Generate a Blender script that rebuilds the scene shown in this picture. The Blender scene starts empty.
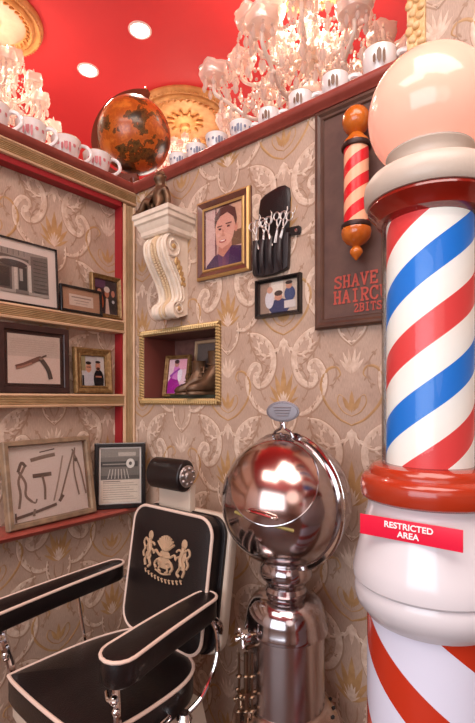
import bpy, bmesh, math, random
from mathutils import Vector, Matrix, Euler
random.seed(7)
PI = math.pi
SC = bpy.context.scene
COL = SC.collection

# ------------------------------------------------------------------ camera, world, lights, exposure
YAW = math.radians(38.9)
cam_d = bpy.data.cameras.new('camera')
cam_d.sensor_fit = 'VERTICAL'; cam_d.sensor_height = 36.0
cam_d.lens = 455 / 723 * 36.0
cam_d.shift_y = 36.5 / 723
cam_d.clip_start = 0.05
cam = bpy.data.objects.new('camera', cam_d); COL.objects.link(cam)
cam.location = (1.7748, -1.3948, 1.4)
cam.rotation_euler = (PI/2, 0, YAW)
SC.camera = cam

SC.view_settings.view_transform = 'Standard'
SC.view_settings.look = 'None'
SC.view_settings.gamma = 1.0
SC.view_settings.use_curve_mapping = False
SC.view_settings.exposure = 0.30

world = bpy.data.worlds.new('world'); SC.world = world; world.use_nodes = True
bg = world.node_tree.nodes['Background']
bg.inputs[0].default_value = (0.80, 0.88, 1.0, 1); bg.inputs[1].default_value = 1.0

def lamp(name, kind, loc, energy, color=(1, 1, 1), size=0.1, size_y=None, rot=(0, 0, 0), spot=None):
    d = bpy.data.lights.new(name, kind); d.energy = energy; d.color = color
    if kind == 'AREA':
        d.size = size
        if size_y: d.shape = 'RECTANGLE'; d.size_y = size_y
    elif kind in ('POINT', 'SPOT'):
        d.shadow_soft_size = size
    if kind == 'SPOT':
        d.spot_size = math.radians(spot or 100); d.spot_blend = 0.8
    o = bpy.data.objects.new(name, d); COL.objects.link(o)
    o.location = loc; o.rotation_euler = rot
    return o
WARM = (1.0, 0.84, 0.70)
lamp('ceiling_fill', 'AREA', (2.3, -1.6, 3.5), 62, (1.0, 0.93, 0.86), 2.2, 1.6)  # added overhead fill, this and the next; no panel is fitted there
lamp('ceiling_fill', 'AREA', (1.0, -2.6, 3.5), 34, (1.0, 0.93, 0.86), 1.6, 1.2)
lamp('window_daylight', 'AREA', (2.0, -4.8, 1.9), 75, (0.86, 0.92, 1.0), 3.4, 2.2, (PI/2, 0, 0))
lamp('far_room_fill', 'POINT', (-1.6, 0.2, 2.2), 42, (1.0, 0.86, 0.76), 0.5)  # three fill lamps added beyond the half-height walls, without any fitting
lamp('far_room_fill', 'POINT', (0.6, 2.2, 2.2), 42, (1.0, 0.86, 0.76), 0.5)
lamp('far_room_fill', 'POINT', (-1.8, 2.4, 2.4), 40, (1.0, 0.86, 0.76), 0.5)
lamp('room_fill', 'POINT', (2.9, -2.2, 1.9), 16, (1.0, 0.90, 0.84), 0.5)

# ------------------------------------------------------------------ material helpers
def lin(c):
    return tuple(((v/12.92) if v <= 0.04045 else ((v+0.055)/1.055)**2.4) for v in c)
def rgb(r, g, b): return lin((r/255, g/255, b/255))
MATS = {}
def mat(name, col, rough=0.5, metal=0.0, emit=None, es=0.0, noise=None, nscale=20, bump=0.0, bscale=60, coat=0.0, trans=0.0, ior=1.45, spec=None):
    if name in MATS: return MATS[name]
    m = bpy.data.materials.new(name); m.use_nodes = True
    nt = m.node_tree; b = nt.nodes['Principled BSDF']
    b.inputs['Base Color'].default_value = (*col, 1)
    b.inputs['Roughness'].default_value = rough
    b.inputs['Metallic'].default_value = metal
    b.inputs['Coat Weight'].default_value = coat
    b.inputs['Transmission Weight'].default_value = trans
    b.inputs['IOR'].default_value = ior
    if spec is not None: b.inputs['Specular IOR Level'].default_value = spec
    if emit:
        b.inputs['Emission Color'].default_value = (*emit, 1); b.inputs['Emission Strength'].default_value = es
    tc = nt.nodes.new('ShaderNodeTexCoord')
    if noise:
        n = nt.nodes.new('ShaderNodeTexNoise'); n.inputs['Scale'].default_value = nscale; n.inputs['Detail'].default_value = 6
        nt.links.new(tc.outputs['Object'], n.inputs['Vector'])
        r = nt.nodes.new('ShaderNodeValToRGB')
        r.color_ramp.elements[0].position = 0.35; r.color_ramp.elements[1].position = 0.65
        r.color_ramp.elements[0].color = (*col, 1); r.color_ramp.elements[1].color = (*noise, 1)
        nt.links.new(n.outputs['Fac'], r.inputs['Fac']); nt.links.new(r.outputs['Color'], b.inputs['Base Color'])
    if bump:
        n2 = nt.nodes.new('ShaderNodeTexNoise'); n2.inputs['Scale'].default_value = bscale; n2.inputs['Detail'].default_value = 4
        nt.links.new(tc.outputs['Object'], n2.inputs['Vector'])
        bp = nt.nodes.new('ShaderNodeBump'); bp.inputs['Strength'].default_value = bump; bp.inputs['Distance'].default_value = 0.004
        nt.links.new(n2.outputs['Fac'], bp.inputs['Height']); nt.links.new(bp.outputs['Normal'], b.inputs['Normal'])
    MATS[name] = m
    return m

def attr_mat(name, rough=0.35, coat=0.3):
    m = bpy.data.materials.new(name); m.use_nodes = True; nt = m.node_tree; b = nt.nodes['Principled BSDF']
    a = nt.nodes.new('ShaderNodeAttribute'); a.attribute_name = 'Col'
    tc = nt.nodes.new('ShaderNodeTexCoord'); n = nt.nodes.new('ShaderNodeTexNoise'); n.inputs['Scale'].default_value = 260
    nt.links.new(tc.outputs['Object'], n.inputs['Vector'])
    mx = nt.nodes.new('ShaderNodeMixRGB'); mx.blend_type = 'OVERLAY'; mx.inputs[0].default_value = 0.35
    nt.links.new(a.outputs['Color'], mx.inputs[1]); nt.links.new(n.outputs['Fac'], mx.inputs[2])
    nt.links.new(mx.outputs['Color'], b.inputs['Base Color'])
    b.inputs['Roughness'].default_value = rough; b.inputs['Coat Weight'].default_value = coat
    MATS[name] = m; return m

def wall_mat():
    m = bpy.data.materials.new('wallpaper_ground'); m.use_nodes = True; nt = m.node_tree; b = nt.nodes['Principled BSDF']
    tc = nt.nodes.new('ShaderNodeTexCoord')
    n = nt.nodes.new('ShaderNodeTexNoise'); n.inputs['Scale'].default_value = 7; n.inputs['Detail'].default_value = 8
    nt.links.new(tc.outputs['Object'], n.inputs['Vector'])
    r = nt.nodes.new('ShaderNodeValToRGB'); r.color_ramp.elements[0].position = .3; r.color_ramp.elements[1].position = .72
    r.color_ramp.elements[0].color = (*rgb(170, 141, 122), 1); r.color_ramp.elements[1].color = (*rgb(190, 163, 144), 1)
    nt.links.new(n.outputs['Fac'], r.inputs['Fac'])
    w = nt.nodes.new('ShaderNodeTexNoise'); w.inputs['Scale'].default_value = 1.0
    mp = nt.nodes.new('ShaderNodeMapping'); mp.inputs['Scale'].default_value = (420, 420, 60)
    nt.links.new(tc.outputs['Object'], mp.inputs['Vector']); nt.links.new(mp.outputs['Vector'], w.inputs['Vector'])
    mx = nt.nodes.new('ShaderNodeMixRGB'); mx.blend_type = 'OVERLAY'; mx.inputs[0].default_value = 0.3
    nt.links.new(r.outputs['Color'], mx.inputs[1]); nt.links.new(w.outputs['Fac'], mx.inputs[2])
    nt.links.new(mx.outputs['Color'], b.inputs['Base Color']); b.inputs['Roughness'].default_value = 0.5
    bp = nt.nodes.new('ShaderNodeBump'); bp.inputs['Strength'].default_value = .25; bp.inputs['Distance'].default_value = .002
    nt.links.new(w.outputs['Fac'], bp.inputs['Height']); nt.links.new(bp.outputs['Normal'], b.inputs['Normal'])
    MATS['wallpaper_ground'] = m; return m

def helix_mat(name, cols, pitch, n, handed=1, rough=0.3, emit=0.0, phase=0.0):
    """helical stripes: phase = handed*n*angle/2pi + z/pitch + phase"""
    m = bpy.data.materials.new(name); m.use_nodes = True; nt = m.node_tree; b = nt.nodes['Principled BSDF']
    tc = nt.nodes.new('ShaderNodeTexCoord'); sp = nt.nodes.new('ShaderNodeSeparateXYZ')
    nt.links.new(tc.outputs['Object'], sp.inputs[0])
    def M(op, a, bb=None):
        x = nt.nodes.new('ShaderNodeMath'); x.operation = op
        for i, v in enumerate((a, bb)):
            if v is None: continue
            if isinstance(v, (int, float)): x.inputs[i].default_value = v
            else: nt.links.new(v, x.inputs[i])
        return x.outputs[0]
    ang = M('ARCTAN2', sp.outputs[1], sp.outputs[0])
    t = M('MULTIPLY', ang, handed*n/(2*PI))
    z = M('DIVIDE', sp.outputs[2], pitch)
    s = M('ADD', M('ADD', t, z), phase + 50)
    fr = M('FRACT', s)
    r = nt.nodes.new('ShaderNodeValToRGB'); r.color_ramp.interpolation = 'CONSTANT'
    el = r.color_ramp.elements
    while len(el) < len(cols): el.new(0.5)
    acc = 0
    for e, (c, w) in zip(el, cols): e.position = acc; acc += w
    for i, (c, w) in enumerate(cols): el[i].color = (*c, 1)
    nt.links.new(fr, r.inputs[0])
    nt.links.new(r.outputs[0], b.inputs['Base Color'])
    if emit:
        nt.links.new(r.outputs[0], b.inputs['Emission Color']); b.inputs['Emission Strength'].default_value = emit
    b.inputs['Roughness'].default_value = rough
    MATS[name] = m; return m

def glass_mat(name, tint=(1, 1, 1), alpha=0.12, rough=0.03):
    m = bpy.data.materials.new(name); m.use_nodes = True; nt = m.node_tree
    for n in list(nt.nodes): nt.nodes.remove(n)
    out = nt.nodes.new('ShaderNodeOutputMaterial'); tr = nt.nodes.new('ShaderNodeBsdfTransparent'); gl = nt.nodes.new('ShaderNodeBsdfGlossy')
    tr.inputs[0].default_value = (*tint, 1); gl.inputs['Roughness'].default_value = rough
    fr = nt.nodes.new('ShaderNodeLayerWeight'); fr.inputs[0].default_value = 0.25
    ad = nt.nodes.new('ShaderNodeMath'); ad.operation = 'MULTIPLY'; ad.inputs[1].default_value = 1 - alpha
    nt.links.new(fr.outputs['Fresnel'], ad.inputs[0])
    mx = nt.nodes.new('ShaderNodeMixShader'); nt.links.new(ad.outputs[0], mx.inputs[0])
    nt.links.new(tr.outputs[0], mx.inputs[1]); nt.links.new(gl.outputs[0], mx.inputs[2]); nt.links.new(mx.outputs[0], out.inputs[0])
    MATS[name] = m; return m

def crystal_mat():
    m = bpy.data.materials.new('crystal'); m.use_nodes = True; nt = m.node_tree
    for n in list(nt.nodes): nt.nodes.remove(n)
    out = nt.nodes.new('ShaderNodeOutputMaterial')
    d = nt.nodes.new('ShaderNodeBsdfDiffuse'); d.inputs[0].default_value = (*rgb(255, 244, 234), 1)
    t = nt.nodes.new('ShaderNodeBsdfTranslucent'); t.inputs[0].default_value = (*rgb(255, 242, 230), 1)
    g = nt.nodes.new('ShaderNodeBsdfGlossy'); g.inputs['Roughness'].default_value = .12
    tr = nt.nodes.new('ShaderNodeBsdfTransparent'); tr.inputs[0].default_value = (1, .95, .92, 1)
    a = nt.nodes.new('ShaderNodeMixShader'); b = nt.nodes.new('ShaderNodeMixShader'); c = nt.nodes.new('ShaderNodeMixShader')
    a.inputs[0].default_value = .5; b.inputs[0].default_value = .25; c.inputs[0].default_value = .28
    nt.links.new(d.outputs[0], a.inputs[1]); nt.links.new(t.outputs[0], a.inputs[2])
    nt.links.new(a.outputs[0], b.inputs[1]); nt.links.new(g.outputs[0], b.inputs[2])
    nt.links.new(b.outputs[0], c.inputs[1]); nt.links.new(tr.outputs[0], c.inputs[2])
    nt.links.new(c.outputs[0], out.inputs[0])
    MATS['crystal'] = m; return m

# ------------------------------------------------------------------ object helpers
def link(name, me, m, parent=None, world=False, kind=None, smooth=True, angle=35):
    if parent is not None and world:
        inv = Matrix.Translation(-Vector(parent.location))
        me.transform(inv)
    o = bpy.data.objects.new(name, me); COL.objects.link(o)
    for x in (m if isinstance(m, (list, tuple)) else [m]): me.materials.append(x)
    if smooth:
        me.shade_smooth()
        me.set_sharp_from_angle(angle=math.radians(angle))
    if parent is not None: o.parent = parent
    if kind: o['kind'] = kind
    return o
def obj(name, bm, m, parent=None, world=False, kind=None, smooth=True, angle=35, recalc=True):
    if recalc: bmesh.ops.recalc_face_normals(bm, faces=bm.faces)
    me = bpy.data.meshes.new(name); bm.to_mesh(me); bm.free()
    return link(name, me, m, parent, world, kind, smooth, angle)
def tag(o, label, cat, group=None):
    o['label'] = label; o['category'] = cat
    if group: o['group'] = group
    return o
def thing(name, loc, label, cat, group=None, rot=(0, 0, 0)):
    o = bpy.data.objects.new(name, None); COL.objects.link(o)
    o.location = loc; o.rotation_euler = rot; o.empty_display_size = .05
    return tag(o, label, cat, group)
def dup(o, parent=None):
    c = o.copy(); COL.objects.link(c)
    if parent is not None: c.parent = parent
    for ch in list(o.children): dup(ch, c)
    return c

def box(bm, x0, x1, y0, y1, z0, z1, mi=0, bev=0):
    vs = [bm.verts.new((x, y, z)) for x in (x0, x1) for y in (y0, y1) for z in (z0, z1)]
    fs = []
    for q in ((0, 1, 3, 2), (4, 6, 7, 5), (0, 4, 5, 1), (2, 3, 7, 6), (0, 2, 6, 4), (1, 5, 7, 3)):
        f = bm.faces.new([vs[i] for i in q]); f.material_index = mi; fs.append(f)
    if bev:
        es = list({e for f in fs for e in f.edges})
        bmesh.ops.bevel(bm, geom=es, offset=bev, segments=2, affect='EDGES', profile=.7)
    return vs
def nb(*a, **k):
    bm = bmesh.new(); box(bm, *a, **k); return bm
def lathe(bm, prof, seg=32, mi=0, axis=None, c=(0, 0, 0), cap=True, M=None):
    """prof = [(r,z)...]"""
    rings = []
    for r, z in prof:
        if r < 1e-6:
            v = [bm.verts.new((c[0], c[1], c[2]+z))]
        else:
            v = [bm.verts.new((c[0]+r*math.cos(2*PI*i/seg), c[1]+r*math.sin(2*PI*i/seg), c[2]+z)) for i in range(seg)]
        rings.append(v)
    for a, b in zip(rings, rings[1:]):
        if len(a) == 1 and len(b) == 1: continue
        for i in range(seg):
            j = (i+1) % seg
            if len(a) == 1: f = bm.faces.new((a[0], b[i], b[j]))
            elif len(b) == 1: f = bm.faces.new((a[i], b[0], a[j]))
            else: f = bm.faces.new((a[i], b[i], b[j], a[j]))
            f.material_index = mi
    if cap:
        for rg in (rings[0], rings[-1]):
            if len(rg) > 1:
                f = bm.faces.new(rg); f.material_index = mi
    vs = [v for rg in rings for v in rg]
    if M is not None: bmesh.ops.transform(bm, matrix=M, verts=vs)
    return vs
def nl(prof, seg=32, **k):
    bm = bmesh.new(); lathe(bm, prof, seg, **k); return bm
def catmull(pts, n=6, closed=False):
    P = [Vector(p) for p in pts]; out = []
    N = len(P); rng = range(N if closed else N-1)
    for i in rng:
        p1 = P[i]; p2 = P[(i+1) % N]
        p0 = P[(i-1) % N] if closed or i > 0 else p1*2-p2
        p3 = P[(i+2) % N] if closed or i+2 < N else p2*2-p1
        for k in range(n):
            t = k/n
            out.append(.5*((2*p1)+(p2-p0)*t+(2*p0-5*p1+4*p2-p3)*t*t+(3*p1-p0-3*p2+p3)*t**3))
    if not closed: out.append(P[-1])
    return out
def tube(bm, pts, r, seg=8, mi=0, closed=False, cap=True, M=None):
    P = [Vector(p) for p in pts]; n = len(P); rings = []
    prev = None
    for i, p in enumerate(P):
        if closed: t = P[(i+1) % n]-P[i-1]
        else: t = P[min(i+1, n-1)]-P[max(i-1, 0)]
        if t.length < 1e-9: t = Vector((0, 0, 1))
        t.normalize()
        if prev is None:
            up = Vector((0, 0, 1)) if abs(t.z) < .9 else Vector((1, 0, 0))
            a = t.cross(up).normalized()
        else:
            a = (prev - t*prev.dot(t))
            a = a.normalized() if a.length > 1e-6 else t.orthogonal().normalized()
        prev = a; b = t.cross(a)
        rr = r(i/(n-1)) if callable(r) else r
        rings.append([bm.verts.new(p+(a*math.cos(2*PI*k/seg)+b*math.sin(2*PI*k/seg))*rr) for k in range(seg)])
    pairs = list(zip(rings, rings[1:])) + ([(rings[-1], rings[0])] if closed else [])
    for A, B in pairs:
        for k in range(seg):
            f = bm.faces.new((A[k], B[k], B[(k+1) % seg], A[(k+1) % seg])); f.material_index = mi
    if cap and not closed:
        for rg in (rings[0], rings[-1]):
            f = bm.faces.new(rg); f.material_index = mi
    vs = [v for rg in rings for v in rg]
    if M is not None: bmesh.ops.transform(bm, matrix=M, verts=vs)
    return vs
def ball(bm, c, r, mi=0, seg=12, sc=(1, 1, 1)):
    nv = max(6, seg//2+2); rings = []
    for j in range(nv+1):
        t = PI*j/nv; z = math.cos(t)*r*sc[2]; q = math.sin(t)*r
        if j in (0, nv): rings.append([bm.verts.new((c[0], c[1], c[2]+z))])
        else: rings.append([bm.verts.new((c[0]+q*sc[0]*math.cos(2*PI*i/seg), c[1]+q*sc[1]*math.sin(2*PI*i/seg), c[2]+z)) for i in range(seg)])
    for A, B in zip(rings, rings[1:]):
        for i in range(seg):
            k = (i+1) % seg
            if len(A) == 1: f = bm.faces.new((A[0], B[i], B[k]))
            elif len(B) == 1: f = bm.faces.new((A[i], B[0], A[k]))
            else: f = bm.faces.new((A[i], B[i], B[k], A[k]))
            f.material_index = mi
def torus(bm, c, R, r, M=None, seg=28, ms=8, mi=0, a0=0, a1=2*PI):
    full = abs(a1-a0-2*PI) < 1e-6
    n = seg
    pts = [Vector((R*math.cos(a0+(a1-a0)*i/n), R*math.sin(a0+(a1-a0)*i/n), 0)) for i in range(n if full else n+1)]
    T = Matrix.Translation(Vector(c)) @ (M if M is not None else Matrix())
    return tube(bm, [T @ p for p in pts], r, ms, mi, closed=full)
def slab(bm, outline, z0, z1, round_=.01, dome=0.0, M=None, mi=0, steps=4):
    """padded slab: outline [(x,y)], rounded top and bottom edges, optional domed top"""
    cx = sum(p[0] for p in outline)/len(outline); cy = sum(p[1] for p in outline)/len(outline)
    mr = max(math.hypot(x-cx, y-cy) for x, y in outline)
    rings = []
    def ring(ins, z):
        k = 1-ins/mr
        return [bm.verts.new((cx+(x-cx)*k, cy+(y-cy)*k, z)) for x, y in outline]
    for i in range(steps+1):
        a = PI/2*i/steps; rings.append(ring(round_*(1-math.sin(a)), z0+round_*(1-math.cos(a))))
    for i in range(steps+1):
        a = PI/2*i/steps; rings.append(ring(round_*(1-math.cos(a)), z1-round_*(1-math.sin(a))))
    for k, dz in ((.75, .45), (.5, .75), (.25, .94)):
        rings.append([bm.verts.new((cx+(x-cx)*(1-round_/mr)*k, cy+(y-cy)*(1-round_/mr)*k, z1+dome*dz)) for x, y in outline])
    c = bm.verts.new((cx, cy, z1+dome))
    n = len(outline)
    fs = []
    for A, B in zip(rings, rings[1:]):
        for i in range(n): fs.append(bm.faces.new((A[i], A[(i+1) % n], B[(i+1) % n], B[i])))
    for i in range(n): fs.append(bm.faces.new((rings[-1][i], rings[-1][(i+1) % n], c)))
    fs.append(bm.faces.new(rings[0]))
    for f in fs: f.material_index = mi
    vs = [v for r in rings for v in r]+[c]
    if M is not None: bmesh.ops.transform(bm, matrix=M, verts=vs)
    return vs
def rrect(w, h, r, n=6, cx=0, cy=0):
    out = []
    for sx, sy, a0 in ((1, 1, 0), (-1, 1, PI/2), (-1, -1, PI), (1, -1, 1.5*PI)):
        for i in range(n+1):
            a = a0+PI/2*i/n
            out.append((cx+sx*(w/2-r)+r*math.cos(a), cy+sy*(h/2-r)+r*math.sin(a)))
    return out
def prism(bm, poly, a, b, axis='y', mi=0):
    """extrude a 2D polygon (x,z) along y from a to b (or axis x: poly is (y,z))"""
    def P(p, t):
        return (p[0], t, p[1]) if axis == 'y' else ((t, p[0], p[1]) if axis == 'x' else (p[0], p[1], t))
    A = [bm.verts.new(P(p, a)) for p in poly]; B = [bm.verts.new(P(p, b)) for p in poly]
    n = len(poly)
    for f in [bm.faces.new(A), bm.faces.new(B)] + [bm.faces.new((A[i], A[(i+1) % n], B[(i+1) % n], B[i])) for i in range(n)]:
        f.material_index = mi
    return A+B

# ------------------------------------------------------------------ materials
M_wall = wall_mat()
M_cream = mat('wallpaper_cream', rgb(218, 195, 176), .38, noise=rgb(196, 167, 146), nscale=45)
M_gold_wp = mat('wallpaper_gold', rgb(186, 146, 100), .38, noise=rgb(166, 126, 84), nscale=30)
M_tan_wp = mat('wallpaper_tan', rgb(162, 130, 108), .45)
M_red = mat('red_ceiling_paint', rgb(222, 50, 50), .6, noise=rgb(217, 46, 47), nscale=2)
M_redwood = mat('red_brown_painted_wood', rgb(156, 74, 62), .35, noise=rgb(138, 60, 50), nscale=14, coat=.2)
M_redpaint = mat('dark_red_paint', rgb(150, 28, 34), .5)
M_creamwood = mat('cream_painted_wood', rgb(214, 178, 142), .4, noise=rgb(198, 160, 126), nscale=12)
M_olive = mat('olive_gold_ribbed_trim', rgb(176, 144, 104), .5, noise=rgb(156, 126, 86), nscale=18)
M_floor = mat('dark_wood_floor', rgb(92, 58, 42), .4, noise=rgb(70, 42, 30), nscale=9)
M_white_enamel = mat('white_enamel', rgb(216, 212, 216), .24, coat=.5)
M_grey_enamel = mat('grey_white_painted_cast', rgb(196, 182, 168), .35, bump=.15, bscale=50)
M_maroon = mat('maroon_enamel', rgb(132, 26, 14), .2, coat=.6)
M_orange_red = mat('orange_red_enamel', rgb(164, 48, 22), .25, coat=.6)
M_globe_glass = mat('lit_milk_glass', rgb(246, 170, 150), .15, emit=rgb(255, 170, 146), es=.42, coat=.4)
M_chrome = mat('chrome', (.80, .77, .76), .07, 1.0)
M_chrome_worn = mat('worn_nickel', (.44, .39, .40), .14, 1.0, bump=.06, bscale=18)
M_brass = mat('brass', rgb(190, 150, 90), .25, 1.0)
M_gold = mat('gold_gilt', rgb(196, 158, 100), .38, .6)
M_goldleaf = mat('ceiling_gold_paint', rgb(222, 160, 96), .45, .2, noise=rgb(196, 132, 72), nscale=16)
M_pearl = mat('ceiling_medallion_center', rgb(205, 168, 140), .45, noise=rgb(186, 148, 122), nscale=10)
M_leather = mat('black_leather', rgb(24, 17, 17), .34, bump=.3, bscale=220, coat=.15)
M_piping = mat('cream_piping', rgb(222, 196, 180), .45)
M_backshell = mat('cream_enamel_shell', rgb(205, 186, 168), .3, coat=.3)
M_emb = mat('gold_embroidery', rgb(178, 146, 116), .55, bump=.5, bscale=400)
M_porcelain = mat('white_porcelain', rgb(240, 234, 230), .14, coat=.5)
M_mark = mat('printed_brown_mark', rgb(120, 88, 66), .4)
M_mark_grey = mat('printed_blue_grey_mark', rgb(120, 126, 146), .4)
M_mark_pink = mat('printed_pink_flower', rgb(205, 120, 125), .4)
M_plaster = mat('ivory_plaster', rgb(234, 218, 200), .5, noise=rgb(222, 204, 184), nscale=22)
M_plaster_gold = mat('gilded_plaster', rgb(196, 158, 106), .4, .3)
M_bronze = mat('dark_bronze', rgb(128, 96, 70), .38, .5, noise=rgb(84, 60, 44), nscale=24, bump=.3, bscale=40)
M_board = mat('aged_brown_board', rgb(82, 56, 50), .5, noise=rgb(98, 70, 60), nscale=16, bump=.15, bscale=30)
M_boardframe = mat('dark_brown_wood_frame', rgb(74, 48, 40), .4, noise=rgb(92, 62, 48), nscale=12, bump=.1)
M_orangewood = mat('orange_varnished_wood', rgb(206, 112, 36), .22, noise=rgb(178, 84, 22), nscale=22, coat=.5)
M_darkring = mat('dark_metal_ring', rgb(60, 38, 34), .4, .4)
M_lettering = mat('red_brown_lettering', rgb(176, 72, 58), .5)
M_signred = mat('crimson_plastic', rgb(226, 22, 60), .35)
M_white = mat('white_lettering', rgb(250, 246, 246), .5)
M_blackframe = mat('black_lacquer_frame', rgb(26, 22, 22), .25, coat=.3)
M_walnut = mat('red_walnut_frame', rgb(108, 62, 48), .28, noise=rgb(88, 48, 38), nscale=20, coat=.4)
M_darkwood = mat('dark_walnut_frame', rgb(62, 38, 34), .35, noise=rgb(48, 28, 26), nscale=20)
M_goldframe = mat('antique_gold_frame', rgb(148, 116, 74), .45, .35, noise=rgb(118, 84, 46), nscale=70, bump=.4, bscale=120)
M_greywood = mat('weathered_grey_wood', rgb(150, 124, 98), .5, noise=rgb(120, 98, 78), nscale=24)
M_mat_white = mat('white_mat_board', rgb(226, 214, 204), .7)
M_tool = mat('steel_tool', rgb(140, 124, 112), .35, .6)
M_steel = mat('brushed_scissor_steel', rgb(190, 178, 172), .38, .8)
M_bulb = mat('candle_bulb_glow', rgb(255, 240, 220), .3, emit=rgb(255, 226, 190), es=9)
M_bulb_off = mat('clear_candle_bulb', rgb(240, 205, 195), .15, coat=.4)
M_dl = mat('downlight_lens', rgb(255, 250, 240), .3, emit=rgb(255, 244, 228), es=14)
M_chandarm = mat('ivory_glass_arm', rgb(250, 232, 214), .2, coat=.6)
M_crystal = crystal_mat()
M_glass = glass_mat('clear_glass')
M_print = attr_mat('printed_picture')
M_yellowband = mat('worn_yellow_label', rgb(150, 134, 76), .5)
M_bw = None

# ------------------------------------------------------------------ wallpaper relief
def motif():
    """list of (kind, verts2d+h, faces) in metres; x mirrored by caller"""
    T = []   # each item: (mat index, [(x,z,h)...], [faces])
    def leaf(p, ang, L, w=None, mi=1, h=.0016):
        w = w or L*.36
        a = math.radians(ang); d = (math.sin(a), math.cos(a)); s = (d[1], -d[0])
        def q(u, v, hh): return (p[0]+d[0]*u+s[0]*v, p[1]+d[1]*u+s[1]*v, hh)
        V = [q(0, 0, .0002), q(.35*L, w*.5, .0003), q(.72*L, w*.34, .0003), q(L, 0, .0002), q(.72*L, -w*.34, .0003), q(.35*L, -w*.5, .0003), q(.45*L, 0, h)]
        T.append((mi, V, [(i, (i+1) % 6, 6) for i in range(6)]))
    def stroke(pts, w, mi=1, n=5, lv=0, ll=.03, la=48, side=0, lmi=None, taper=True, h=.002):
        P = catmull([(x, z, 0) for x, z in pts], n); N = len(P); V = []; F = []
        for i, p in enumerate(P):
            t = (P[min(i+1, N-1)]-P[max(i-1, 0)]); t.normalize(); s = Vector((t.y, -t.x, 0))
            k = (.25+.75*math.sin(PI*min(1, .12+.88*i/(N-1)))) if taper else 1
            a = p+s*w*.5*k; b = p-s*w*.5*k
            V += [(a.x, a.y, .0002), (p.x, p.y, h), (b.x, b.y, .0002)]
            if i:
                o = 3*i; F += [(o-3, o, o+1, o-2), (o-2, o+1, o+2, o-1)]
        T.append((mi, V, F))
        if mi == 1 and w >= .008:      # scroll's shadow painted into the print as a wider tan stroke beneath
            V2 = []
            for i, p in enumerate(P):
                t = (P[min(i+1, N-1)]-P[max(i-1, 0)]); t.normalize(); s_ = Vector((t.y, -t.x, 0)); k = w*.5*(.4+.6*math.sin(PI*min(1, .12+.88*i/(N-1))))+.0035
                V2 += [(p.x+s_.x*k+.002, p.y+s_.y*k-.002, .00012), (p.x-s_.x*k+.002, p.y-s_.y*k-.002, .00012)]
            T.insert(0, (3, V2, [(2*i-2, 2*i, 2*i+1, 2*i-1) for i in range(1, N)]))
        if lv:
            for i in range(1, N-1, lv+1):
                t = (P[i+1]-P[i-1]); ang = math.degrees(math.atan2(t.x, t.y))
                k = math.sin(PI*i/(N-1))**.7
                for sd in ((1, -1) if side == 0 else (side,)):
                    leaf((P[i].x, P[i].y), ang+sd*la*.68, ll*(.40+.70*k), ll*.36, lmi or mi)
    # crown of gold flames with a cream heart
    for a, L in ((0, .15), (17, .13), (-17, .13), (36, .105), (-36, .105), (58, .075), (-58, .075)):
        leaf((0, 0), a, L, L*.2, 2)
        leaf((.0, .0), a*.8, L*.6, L*.10, 1, .0024)
    for s in (1, -1):
        X = lambda pts: [(s*x, z) for x, z in pts]
        stroke(X([(.05, .012), (.052, -.03), (.038, -.075), (.0, -.112)]), .008, 1, lv=3, ll=.022, side=s)
        stroke(X([(.02, -.01), (.018, -.05), (.0, -.085)]), .006, 3)
        stroke(X([(.045, -.02), (.085, -.022), (.13, .005), (.165, .06), (.168, .12), (.14, .165), (.108, .16), (.104, .132), (.122, .124)]), .013, 1, lv=1, ll=.034, side=-s)
        stroke(X([(.10, -.035), (.16, -.05), (.212, -.095), (.225, -.16), (.20, -.222), (.155, -.245), (.128, -.222), (.14, -.2)]), .016, 1, lv=1, ll=.042, side=s)
        stroke(X([(.075, .02), (.10, .06), (.098, .105), (.07, .14), (.05, .125)]), .006, 3, lv=3, ll=.02)
        # gold heart below
        stroke(X([(0, -.375), (.05, -.35), (.098, -.295), (.112, -.235), (.088, -.19), (.055, -.182), (.04, -.205), (.055, -.222)]), .0105, 2)
        stroke(X([(0, -.345), (.03, -.33), (.05, -.30), (.045, -.275), (.03, -.28)]), .005, 2)
        leaf((s*.005, -.33), s*28, .06, .018, 2)
        for a, L in ((7, .085), (22, .08), (40, .065)):
            leaf((s*.002, -.205), s*a, L, .014, 1)
        stroke(X([(.0, -.39), (.03, -.43), (.075, -.45), (.11, -.43), (.112, -.40), (.095, -.395)]), .008, 1, lv=2, ll=.024)
        stroke(X([(.135, -.30), (.155, -.35), (.145, -.41), (.11, -.46), (.07, -.49)]), .009, 3, lv=2, ll=.026)
        stroke(X([(.18, .19), (.205, .155), (.21, .10), (.19, .07)]), .006, 3, lv=3, ll=.022)
    leaf((0, -.335), 0, .075, .02, 2)
    leaf((0, -.385), 180, .07, .02, 1); leaf((0, -.385), 155, .055, .016, 1); leaf((0, -.385), 205, .055, .016, 1)
    return T
MOT = motif()
PX, PZ = .53, .64
def relief(bm, mapf, inside, u0, u1, z0, z1, uo, zo):
    """mapf(u,z,h) -> 3D"""
    i0 = int((u0-uo)/(PX/2))-2; i1 = int((u1-uo)/(PX/2))+2
    for i in range(i0, i1+1):
        cu = uo+i*PX/2; off = zo + (PZ/2 if i % 2 else 0)
        j0 = int((z0-off)/PZ)-2; j1 = int((z1-off)/PZ)+2
        for j in range(j0, j1+1):
            cz = off+j*PZ
            for mi, V, F in MOT:
                P = [(cu+x, cz+z, h) for x, z, h in V]
                ok = [inside(p[0], p[1]) for p in P]
                if not any(ok): continue
                vv = {}
                for f in F:
                    if all(ok[k] for k in f):
                        for k in f:
                            if k not in vv: vv[k] = bm.verts.new(mapf(*P[k]))
                        fc = bm.faces.new([vv[k] for k in f]); fc.material_index = mi; fc.smooth = True
WPM = [M_wall, M_cream, M_gold_wp, M_tan_wp]

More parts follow.
